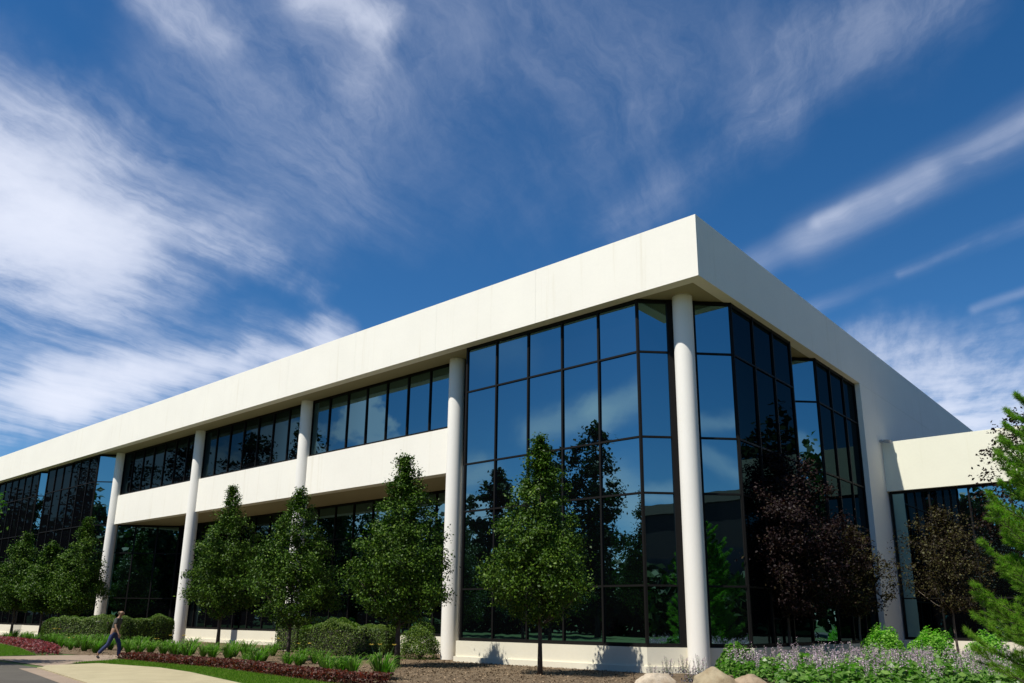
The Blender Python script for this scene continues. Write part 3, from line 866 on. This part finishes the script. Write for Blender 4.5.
for i, p in enumerate(spots[3:]):
    src = dp[(0, 1, 2, 1, 0, 0, 1)[i % 7]]
    o = copy_tree(src); o.location = (p[0], p[1], 0); o.rotation_euler.z = random.random() * 6.28
    s_ = 0.85 + 0.4 * random.random(); s_ *= random.uniform(0.8, 1.15); o.scale = (s_ * 1.2, s_ * 1.2, s_ * 1.1)

# bedding flowers: too many to count
def bedding(poly, n, h, mat, size, label):
    P = scatter(poly, n); z = h * rng.random(n) ** 0.6
    X = np.concatenate([P, z[:, None]], 1)
    o = quads_obj('bedding_flowers', leaves(X, size, 0.5, 0.75), M[mat]); tag(o, kind='stuff'); return o
def strip(pts, w_):
    pts = [Vector((*p, 0)) for p in pts]; L, Rr = [], []
    for i, p in enumerate(pts):
        d_ = (pts[min(i + 1, len(pts) - 1)] - pts[max(0, i - 1)]).normalized(); n_ = Vector((-d_.y, d_.x, 0))
        L.append((p.x + n_.x * w_, p.y + n_.y * w_)); Rr.append((p.x, p.y))
    return Rr + L[::-1]
bedding(strip([(-19.51,-8.77), (-17.90,-8.70), (-16.21,-8.80), (-12.56,-8.66), (-8.29,-9.31), (-5.63,-9.64), (-4.5, -8.9)], 0.85), 15000, 0.26, 'redflower', 0.075, '')
bedding([(-39.46,-6.46), (-32.47,-7.76), (-25.06,-9.61), (-24.30,-8.99), (-28.52,-7.60), (-35.12,-5.96), (-40.37,-5.17), (-44.02,-5.05), (-60, -6), (-60, -7)], 15000, 0.3, 'pinkflower', 0.10, '')

# ------------------------------------------------------------------ the walking person
def skin(name, verts, edges, mat, parent=None, sub=2, root=0):
    me = bpy.data.meshes.new(name)
    me.from_pydata([v[:3] for v in verts], edges, []); me.update()
    o = bpy.data.objects.new(name, me); col.objects.link(o)
    s = o.modifiers.new('skin', 'SKIN'); s.use_smooth_shade = True
    if not me.skin_vertices: 
        bm = bmesh.new(); bm.from_mesh(me); bm.verts.layers.skin.verify(); bm.to_mesh(me); bm.free()
    for i, v in enumerate(verts):
        r = v[3]; me.skin_vertices[0].data[i].radius = r if isinstance(r, tuple) else (r, r)
        me.skin_vertices[0].data[i].use_root = (i == root)
    u = o.modifiers.new('sub', 'SUBSURF'); u.levels = sub; u.render_levels = sub
    dg = bpy.context.evaluated_depsgraph_get()
    nm = bpy.data.meshes.new_from_object(o.evaluated_get(dg))
    o.modifiers.clear(); o.data = nm; nm.name = name
    nm.materials.clear(); nm.materials.append(mat)
    nm.polygons.foreach_set('use_smooth', [True] * len(nm.polygons))
    if parent: o.parent = parent
    return o
def person(p):
    o = empty('person', (p[0], p[1], 0.0), R(41))
    tag(o, 'person in blue jeans and dark shirt walking along the path', 'person')
    ms = simple('skin', (0.28, 0.16, 0.10), 0.6); mj = simple('blue_denim', (0.022, 0.034, 0.10), 0.9, var=0.3, scale=30)
    mt = simple('dark_shirt', (0.06, 0.062, 0.055), 0.9, var=0.2); mh = simple('light_brown_hair', (0.07, 0.05, 0.022), 0.7); mb = simple('dark_shoe', (0.02, 0.02, 0.022), 0.6)
    V = [(0, 0, 0.97, 0.13), (0.03, 0, 1.16, 0.12), (0.08, 0, 1.38, 0.125), (0.12, 0, 1.50, 0.055), (0.15, 0, 1.57, 0.06), (0.18, 0, 1.66, 0.092), (0.185, 0, 1.74, 0.075)]
    E = [(i, i + 1) for i in range(6)]
    def chain(fr, pts):
        k = fr
        for q in pts: V.append(q); E.append((k, len(V) - 1)); k = len(V) - 1
        return k
    chain(0, [(-0.01, -0.10, 0.90, 0.092), (-0.12, -0.10, 0.53, 0.058), (-0.30, -0.10, 0.36, 0.052), (-0.45, -0.10, 0.20, 0.038), (-0.47, -0.10, 0.10, 0.036), (-0.40, -0.10, 0.035, 0.03)])
    chain(0, [(0.03, 0.10, 0.90, 0.092), (0.20, 0.10, 0.52, 0.058), (0.22, 0.10, 0.32, 0.052), (0.22, 0.10, 0.11, 0.038), (0.25, 0.10, 0.06, 0.038), (0.38, 0.10, 0.03, 0.028)])
    for s, sw in ((-1, 1), (1, -0.6)):
        wr = chain(2, [(0.08, 0.17 * s, 1.42, 0.062), (0.09 + 0.05 * sw, 0.235 * s, 1.15, 0.042), (0.12 + 0.15 * sw, 0.24 * s, 0.93, 0.028)])
        pm = chain(wr, [(0.13 + 0.17 * sw, 0.24 * s, 0.87, (0.018, 0.036))])
        for k, (fx, fl) in enumerate(((-0.030, 0.075), (-0.010, 0.088), (0.010, 0.084), (0.030, 0.066))):
            chain(pm, [(0.13 + 0.18 * sw + fx, 0.238 * s, 0.83, 0.009), (0.14 + 0.18 * sw + fx, 0.232 * s, 0.83 - fl * 0.5, 0.0085), (0.148 + 0.18 * sw + fx, 0.222 * s, 0.83 - fl, 0.007)])
        chain(pm, [(0.175 + 0.17 * sw, 0.225 * s, 0.865, 0.010), (0.195 + 0.17 * sw, 0.22 * s, 0.83, 0.008)])
    body = skin('person_body', V, E, ms, o)
    body.name = 'body'
    skin('trousers', [(0, 0, 1.02, 0.135), (0, 0, 0.93, 0.145), (-0.01, -0.10, 0.88, 0.108), (-0.12, -0.10, 0.53, 0.078), (-0.30, -0.10, 0.36, 0.075), (-0.445, -0.10, 0.19, 0.066), (0.03, 0.10, 0.88, 0.108), (0.20, 0.10, 0.52, 0.078), (0.22, 0.10, 0.30, 0.075), (0.22, 0.10, 0.09, 0.068)],
         [(0, 1), (1, 2), (2, 3), (3, 4), (4, 5), (1, 6), (6, 7), (7, 8), (8, 9)], mj, o)
    skin('shirt', [(0.0, 0, 0.94, 0.15), (0.03, 0, 1.16, 0.145), (0.08, 0, 1.38, 0.15), (0.11, 0, 1.47, 0.08), (0.08, -0.17, 1.42, 0.08), (0.115, -0.215, 1.24, 0.065), (0.08, 0.17, 1.42, 0.08), (0.07, 0.215, 1.24, 0.065)],
         [(0, 1), (1, 2), (2, 3), (2, 4), (4, 5), (2, 6), (6, 7)], mt, o)
    skin('hair', [(0.15, 0, 1.72, 0.098), (0.12, 0, 1.66, 0.085), (0.105, 0, 1.58, 0.06)], [(0, 1), (1, 2)], mh, o)
    skin('shoe', [(-0.49, -0.10, 0.13, 0.045), (-0.455, -0.10, 0.07, 0.048), (-0.38, -0.10, 0.035, 0.034)], [(0, 1), (1, 2)], mb, o, 2)
    skin('shoe', [(0.19, 0.10, 0.055, 0.05), (0.28, 0.10, 0.05, 0.048), (0.40, 0.10, 0.035, 0.034)], [(0, 1), (1, 2)], mb, o, 2)
    for s in (-1, 1):
        bm = bmesh.new(); bmesh.ops.create_uvsphere(bm, u_segments=8, v_segments=6, radius=0.011, matrix=Matrix.Translation((0.262, 0.03 * s, 1.675)))
        me = bpy.data.meshes.new('eye'); bm.to_mesh(me); bm.free(); me.materials.append(mb); e = bpy.data.objects.new('eye', me); col.objects.link(e); e.parent = o
    skin('nose', [(0.26, 0, 1.675, 0.010), (0.287, 0, 1.645, 0.014)], [(0, 1)], ms, o, 1)
    skin('mouth', [(0.258, -0.02, 1.607, 0.006), (0.266, 0, 1.606, 0.007), (0.258, 0.02, 1.607, 0.006)], [(0, 1), (1, 2)], simple('lips', (0.4, 0.16, 0.13), 0.5), o, 1)
    for s in (-1, 1): skin('ear', [(0.175, 0.093 * s, 1.68, 0.014), (0.172, 0.094 * s, 1.645, 0.010)], [(0, 1)], ms, o, 1)
    return o
person((-20.35,-8.67))

# ------------------------------------------------------------------ across the road: what the glass mirrors
RG = 'trees across the road seen mirrored in the glass'
def far_tree(x, y, h, r, seed, label, low=0.10, mat='farleaf', n=130, per=75):
    return tree('broadleaf_tree', (x, y), h * low, h, r, label, n=n, per=per, size=0.42, cs=r * 0.15, seed=seed, prof=prof_round, r0=0.28, mat=mat, limbs=20, up=0.2, aspect=0.7, shell=0.25, group=RG)
far_tree(-36.5, -44.8, 22.0, 4.3, 51, 'tallest dark tree mirrored in the corner window, just left of its bright sky gap')
far_tree(-41.0, -43.0, 20.0, 3.8, 52, 'dark ragged tree mirrored in the corner window behind the bright pear crown')
far_tree(-46.5, -40.6, 17.5, 3.8, 53, 'lower dark tree mirrored at the left end of the corner window')
far_tree(-28.6, -48.5, 13.0, 2.6, 54, 'small dark tree mirrored right of the sky gap in the corner window')
far_tree(-72, -31, 25, 4.6, 55, 'dark tree mirrored in the upper strip window left of the middle column')
far_tree(-81, -29, 25, 5.0, 56, 'dark tree mirrored in the strip window between the two far columns')
far_tree(-93, -27, 27, 5.6, 57, 'broad dark tree mirrored at the far end of the strip windows')
far_tree(-110, -25, 27, 6.5, 58, 'very broad dark tree mirrored in the far left bays')
far_tree(-11, -52, 17, 4.2, 59, 'dark tree mirrored in the left half of the wing windows')

def woods(spec, seed, label=None):
    g = np.random.default_rng(seed); Q = []
    for (x, y, h, r) in spec:
        n = int(260 + 16 * h * r)
        v = g.normal(0, 1, (n, 3)); v /= np.linalg.norm(v, axis=1)[:, None]
        q = 1 - 0.5 * g.random((n, 1)) ** 1.5
        lob = 1 + 0.22 * np.sin(5 * np.arctan2(v[:, 1:2], v[:, 0:1]) + x) * np.sin(6 * v[:, 2:3] + y)
        X = v * q * lob * np.array([r, r, h * 0.5]) + np.array([x, y, h * 0.5])
        X[:, 2] = np.maximum(X[:, 2], 0.2)
        Q.append(leaves(X, 0.95, 0.2, 0.75, v))
    o = quads_obj('woods', np.concatenate(Q), M['farleaf']); tag(o, kind='stuff'); return o
g = random.Random(4)
sp = []
for i in range(62):
    x = -135 + 3.1 * i
    sp.append((x + g.uniform(-1, 1), -55 - 0.0006 * (x + 35) ** 2 * -1 - g.uniform(0, 5), g.uniform(6.5, 9.5) * (2.0 if x < -72 else 1.5 if x > 18 else 2.0 if -28 < x < -8 else 1.0), g.uniform(2.6, 3.8)))
for i in range(40):
    x = -135 + 4.8 * i
    sp.append((x, -61 + g.uniform(-2, 2), g.uniform(8, 10.5) * (1.9 if x < -72 else 1.4 if x > 18 else 1.7 if -28 < x < -8 else 1.0), g.uniform(3, 4.5)))
for i in range(16):     # belt beyond the left end of the building
    sp.append((-128 + g.uniform(-4, 4), -52 + 5 * i, g.uniform(15, 22), g.uniform(4, 5.5)))
for i in range(22):     # unseen belt right of the low wing, added to cut skylight on the facade
    sp.append((52 + g.uniform(-3, 3), -10 + 4.0 * i, g.uniform(19, 25), g.uniform(3.6, 5.0)))
for i in range(9):  # more unseen trees, added to darken the right facade and its reflections
    sp.append((22 + 3.6 * i, 60 + g.uniform(-4, 4) - 0.9 * i, g.uniform(19, 25), g.uniform(3.6, 5.0)))
for i in range(20):     # low growth in front of the block across the car park
    sp.append((43 + g.uniform(-2, 2), -46 + 1.9 * i, g.uniform(3.5, 9.5), g.uniform(1.8, 2.8)))
woods(sp, 77)

T = empty('brick_building', (0, 0, 0)); tag(T, 'low dark block with a tan roof band mirrored in the angled corner panes', 'building')
MB().box(49, 66, -44, -17, -0.1, 13.2).build('wall', simple('dark_brick', (0.035, 0.026, 0.022), 0.9), T)
MB().box(48.8, 66.2, -44.2, -16.8, 13.2, 14.3).build('roof', simple('tan_roof_band', (0.20, 0.145, 0.10), 0.9), T)
for k in range(2):
    g_ = MB().box(48.93, 48.99, -43, -18, 1.0 + 4.4 * k, 4.2 + 4.4 * k)
    g_.build('window', simple('dark_window', (0.008, 0.01, 0.014), 0.3), T)

# ------------------------------------------------------------------ camera, sun, sky
cam = bpy.data.cameras.new('camera')
cam.sensor_fit = 'HORIZONTAL'; cam.sensor_width = 36
cam.lens = 793.686 * 36 / 1024
cam.shift_y = 67.811 / 1024
cam.clip_start = 0.05; cam.clip_end = 3000
co = bpy.data.objects.new('camera', cam); col.objects.link(co)
mw = Matrix([[0.756337, 0.159496, 0.634441], [0.654098, -0.199938, -0.729507], [0.010495, 0.96674, -0.255547]]).to_4x4(); mw.translation = Vector((11.3280,-22.3812,1.6000))
co.matrix_world = mw
scene.camera = co

sdir = Vector((0.11, 0.575, -1.0)).normalized()      # the way the sunlight travels
sun = bpy.data.lights.new('sun', 'SUN'); sun.energy = 5.0; sun.angle = R(0.53); sun.color = (1.0, 0.955, 0.87)
so = bpy.data.objects.new('sun', sun); col.objects.link(so)
so.rotation_euler = sdir.to_track_quat('-Z', 'Y').to_euler()
so.location = (0, -30, 60)
elev = math.asin(-sdir.z); az = math.atan2(-sdir.x, -sdir.y)   # clockwise from +Y

w = bpy.data.worlds.new('World'); scene.world = w; w.use_nodes = True
nt = NT(w.node_tree); nt.n.clear()
out = nt.add('ShaderNodeOutputWorld')
sky = nt.add('ShaderNodeTexSky', sky_type='NISHITA', sun_disc=False)
sky.sun_elevation = elev; sky.sun_rotation = az
sky.air_density = 0.95; sky.dust_density = 0.6; sky.ozone_density = 4.0; sky.altitude = 800
d = nt.vec('NORMALIZE', nt.add('ShaderNodeTexCoord').outputs['Generated'])
sep = nt.add('ShaderNodeSeparateXYZ'); nt.link(d, sep.inputs[0])
zc = nt.math('MAXIMUM', sep.outputs['Z'], 0.04)
uv = nt.vec('DIVIDE', d, None)
cmb = nt.add('ShaderNodeCombineXYZ')
for i in range(3): nt.link(zc, cmb.inputs[i])
nt.link(cmb.outputs[0], uv.node.inputs[1])           # the cloud layer as a plane overhead
# slow swirl that bends every streak
wn = nt.noise(d, 2.6, 2, 0.5); wn2 = nt.noise(d, 9.0, 3, 0.6); wn3 = nt.noise(d, 30.0, 3, 0.65)
wv = nt.vec('ADD', nt.vec('ADD', nt.vec('SCALE', nt.vec('SUBTRACT', wn3.outputs['Color'], (0.5, 0.5, 0.5)), scale=0.024), nt.vec('SCALE', nt.vec('SUBTRACT', wn.outputs['Color'], (0.5, 0.5, 0.5)), scale=0.22)),
            nt.vec('SCALE', nt.vec('SUBTRACT', wn2.outputs['Color'], (0.5, 0.5, 0.5)), scale=0.09))
dw = nt.vec('ADD', d, wv)
def streak_noise(direction, sc, along, seed):
    a = math.atan2(direction[1], direction[0])
    v = nt.mapping(nt.vec('ADD', uv, nt.vec('SCALE', wv, scale=1.6)), (1, 1, 1), (0, 0, -a), (seed, seed * 1.7, 0))
    v = nt.mapping(v, (along, 1, 1))
    return nt.noise(v, sc, 8, 0.66).outputs['Fac']
tex_a = streak_noise((-0.2, 1.0), 2.4, 0.35, 3.1)
tex_b = streak_noise((1.0, -0.35), 3.2, 0.20, 8.4)
tex_d = streak_noise((1.0, -0.33), 6.5, 0.09, 5.2)
tex_c = nt.noise(nt.vec('ADD', uv, wv), 2.6, 8, 0.64).outputs['Fac']
def capsule(A, Bp, r0, r1, weight, tex, lo, hi, warp=1.0, torn=0.75):
    A, Bp = Vector(A), Vector(Bp); ab = Bp - A
    src = nt.vec('ADD', d, nt.vec('SCALE', wv, scale=warp))
    pa = nt.vec('SUBTRACT', src, tuple(A))
    h = nt.math('DIVIDE', nt.vec('DOT_PRODUCT', pa, tuple(ab)), ab.length_squared, clamp=True)
    q = nt.vec('SUBTRACT', pa, nt.vec('SCALE', tuple(ab), scale=h))
    dist = nt.vec('LENGTH', q)
    fall = nt.smooth(dist, r0, r1, 1.0, 0.0)
    tx = nt.smooth(tex, lo, hi)
    # dense in the middle, torn by the texture towards the rim
    v = nt.math('MULTIPLY', fall, nt.math('ADD', nt.math('MULTIPLY', tx, torn), nt.math('MULTIPLY', fall, 1.1 - torn)))
    return nt.math('MULTIPLY', v, weight)
caps = [
    # the big bright cloud on the left and its tail
    capsule((-0.8988,0.1606,0.4078), (-0.8720,0.2508,0.4204), 0.0, 0.155, 1.9, tex_c, 0.1, 0.8, 0.7, 0.8),
    capsule((-0.8609,0.2119,0.4626), (-0.8494,0.3322,0.4101), 0.0, 0.095, 0.62, tex_a, 0.2, 0.8),
    capsule((-0.9278,0.1814,0.3261), (-0.8936,0.3143,0.3204), 0.0, 0.11, 0.42, tex_c, 0.2, 0.8),
    capsule((-0.8184,0.3845,0.4270), (-0.7785,0.4953,0.3854), 0.0, 0.05, 0.45, tex_b, 0.2, 0.8),
    capsule((-0.8225,0.2708,0.5001), (-0.8046,0.3933,0.4448), 0.0, 0.09, 0.22, tex_a, 0.2, 0.8),
    capsule((-0.8476,0.1300,0.5145), (-0.8095,0.2729,0.5198), 0.0, 0.07, 0.14, tex_b, 0.2, 0.8),
    # low band above the roof on the left
    capsule((-0.9578,0.1902,0.2154), (-0.8964,0.3697,0.2447), 0.0, 0.06, 1.0, tex_a, 0.2, 0.75, 0.6),
    capsule((-0.9142,0.3225,0.2454), (-0.7864,0.5283,0.3200), 0.0, 0.055, 1.5, tex_a, 0.15, 0.75, 0.5),
    capsule((-0.8832,0.3425,0.3204), (-0.8036,0.4967,0.3279), 0.0, 0.07, 0.30, tex_c, 0.15, 0.8),
    capsule((-0.9614,0.2156,0.1708), (-0.9287,0.3142,0.1970), 0.0, 0.035, 0.40, tex_c, 0.2, 0.75),
    # wisps at the top
    capsule((-0.6571,0.3947,0.6422), (-0.6285,0.4630,0.6250), 0.0, 0.048, 0.80, tex_c, 0.2, 0.75, 0.5),
    capsule((-0.6263,0.4655,0.6254), (-0.6859,0.4782,0.5485), 0.0, 0.045, 0.32, tex_a, 0.2, 0.75, 0.6),
    capsule((-0.7436,0.2406,0.6238), (-0.7240,0.3363,0.6023), 0.0, 0.045, 0.38, tex_b, 0.2, 0.75, 0.6),
    capsule((-0.7177,0.3134,0.6219), (-0.7105,0.4856,0.5093), 0.0, 0.17, 0.26, tex_a, 0.2, 0.8),
    capsule((-0.5750,0.4962,0.6506), (-0.3932,0.6656,0.6343), 0.0, 0.21, 0.16, tex_a, 0.25, 0.8),
    capsule((-0.6534,0.5431,0.5273), (-0.4519,0.7100,0.5400), 0.0, 0.18, 0.08, tex_b, 0.25, 0.8),
    capsule((-0.4791,0.7478,0.4597), (-0.2874,0.7858,0.5476), 0.0, 0.06, 0.13, tex_d, 0.2, 0.8, 0.5),
    capsule((-0.2886,0.7444,0.6022), (-0.0955,0.7804,0.6180), 0.0, 0.10, 0.20, tex_d, 0.2, 0.8),
    # low cloud on the right
    capsule((-0.2363,0.9243,0.2998), (-0.0540,0.9680,0.2450), 0.0, 0.075, 0.9, tex_c, 0.2, 0.75),
    capsule((-0.2090,0.9504,0.2303), (-0.0629,0.9795,0.1913), 0.0, 0.07, 1.2, tex_c, 0.2, 0.75),
]
den = caps[0]
for c in caps[1:]: den = nt.math('ADD', den, c)
fib = streak_noise((-0.35, 1.0), 6.0, 0.22, 12.7)
mod = nt.math('ADD', 0.28, nt.math('MULTIPLY', nt.smooth(fib, 0.30, 0.74), 1.2))
thick = nt.smooth(den, 0.35, 1.3)
mod = nt.math('ADD', nt.math('MULTIPLY', mod, nt.math('SUBTRACT', 1.0, thick)), nt.math('MULTIPLY', thick, 1.05))
den = nt.math('MULTIPLY', den, mod)
streaks = [
    capsule((-0.3694,0.8370,0.4037), (-0.1625,0.8702,0.4651), 0.0, 0.032, 0.24, tex_d, 0.1, 0.9, 0.12, 0.5),
    capsule((-0.2905,0.8560,0.4276), (-0.0159,0.8678,0.4966), 0.0, 0.044, 0.24, tex_d, 0.2, 0.8, 0.12, 0.6),
    capsule((-0.2761,0.8524,0.4441), (0.0093,0.8626,0.5058), 0.0, 0.016, 0.42, tex_d, 0.2, 0.8, 0.12, 0.6),
    capsule((-0.1946,0.8712,0.4508), (0.0069,0.8698,0.4934), 0.0, 0.009, 0.30, tex_d, 0.2, 0.8, 0.12, 0.6),
    capsule((-0.3179,0.8800,0.3529), (-0.0415,0.9123,0.4075), 0.0, 0.018, 0.20, tex_d, 0.2, 0.8, 0.10, 0.6),
    capsule((-0.2109,0.9015,0.3779), (-0.0416,0.9127,0.4066), 0.0, 0.008, 0.16, tex_d, 0.2, 0.8, 0.10, 0.6),
    capsule((-0.1484,0.9320,0.3306), (-0.0525,0.9359,0.3484), 0.0, 0.010, 0.16, tex_d, 0.2, 0.8, 0.10, 0.6),
    # behind the viewer: streaks and low haze mirrored in the corner window
    capsule((-0.6166,-0.7536,0.2280), (-0.5566,-0.7889,0.2606), 0.0, 0.035, 0.85, tex_c, 0.1, 0.9, 0.25, 0.5),
    capsule((-0.5616,-0.7853,0.2607), (-0.4883,-0.8215,0.2945), 0.0, 0.034, 1.15, tex_c, 0.1, 0.9, 0.25, 0.5),
    capsule((-0.6532,-0.6888,0.3143), (-0.6132,-0.7191,0.3270), 0.0, 0.05, 0.16, tex_c, 0.1, 0.9, 0.3, 0.5),
    capsule((-0.5489,-0.8186,0.1688), (-0.5206,-0.8416,0.1440), 0.0, 0.06, 1.1, tex_c, 0.1, 0.9, 0.4, 0.5),
    capsule((-0.5673,-0.8204,0.0715), (-0.5164,-0.8534,0.0715), 0.0, 0.05, 0.8, tex_c, 0.1, 0.9, 0.4, 0.5),
    capsule((-0.6856,-0.7098,0.1618), (-0.6667,-0.7260,0.1684), 0.0, 0.03, 0.8, tex_c, 0.1, 0.9, 0.3, 0.5),
    capsule((0.8598,-0.4575,0.2270), (0.8905,-0.3936,0.2283), 0.0, 0.020, 0.45, tex_d, 0.1, 0.9, 0.15, 0.5),
    capsule((0.8705,-0.4513,0.1966), (0.8953,-0.4128,0.1675), 0.0, 0.020, 0.40, tex_d, 0.1, 0.9, 0.15, 0.5),
    capsule((0.8398,-0.5189,0.1598), (0.8704,-0.4669,0.1562), 0.0, 0.016, 0.55, tex_d, 0.1, 0.9, 0.1, 0.5),
    capsule((0.9135,-0.3491,0.2089), (0.9315,-0.3173,0.1778), 0.0, 0.020, 0.40, tex_d, 0.1, 0.9, 0.1, 0.5),
]
for c in streaks: den = nt.math('ADD', den, c)
# heaped clouds low in the sky behind the viewer
cn = nt.noise(nt.mapping(d, (1, 1, 1.5)), 7.5, 7, 0.52).outputs['Fac']
thr = nt.math('SUBTRACT', cn, nt.math('ADD', nt.math('MULTIPLY', sep.outputs['Z'], 1.7), 0.12))
cum = nt.math('MULTIPLY', nt.smooth(thr, 0.0, 0.06), nt.smooth(sep.outputs['Y'], -0.1, -0.4))
cum = nt.math('MULTIPLY', cum, nt.smooth(sep.outputs['X'], -0.58, -0.70))
den = nt.math('ADD', den, nt.math('MULTIPLY', cum, 0.9))
den = nt.math('SUBTRACT', 1.0, nt.math('EXPONENT', nt.math('MULTIPLY', den, -1.15)))     # optical depth to cover
SKYS = 0.090
hs = nt.add('ShaderNodeHueSaturation', _Saturation=1.29, _Value=1.0); nt.link(sky.outputs[0], hs.inputs['Color'])
K_ = 0.72 / SKYS
mix = nt.mixc(den, hs.outputs[0], (K_ * 0.92, K_ * 0.97, K_ * 1.12, 1))
bg = nt.add('ShaderNodeBackground', _Strength=SKYS)
nt.link(mix, bg.inputs['Color']); nt.link(bg.outputs[0], out.inputs['Surface'])

scene.view_settings.view_transform = 'Standard'
scene.view_settings.look = 'None'
scene.view_settings.exposure = 0.36
scene.view_settings.gamma = 1
scene.render.engine = 'CYCLES'
scene.cycles.max_bounces = 6
scene.cycles.transparent_max_bounces = 4
scene.cycles.use_denoising = True
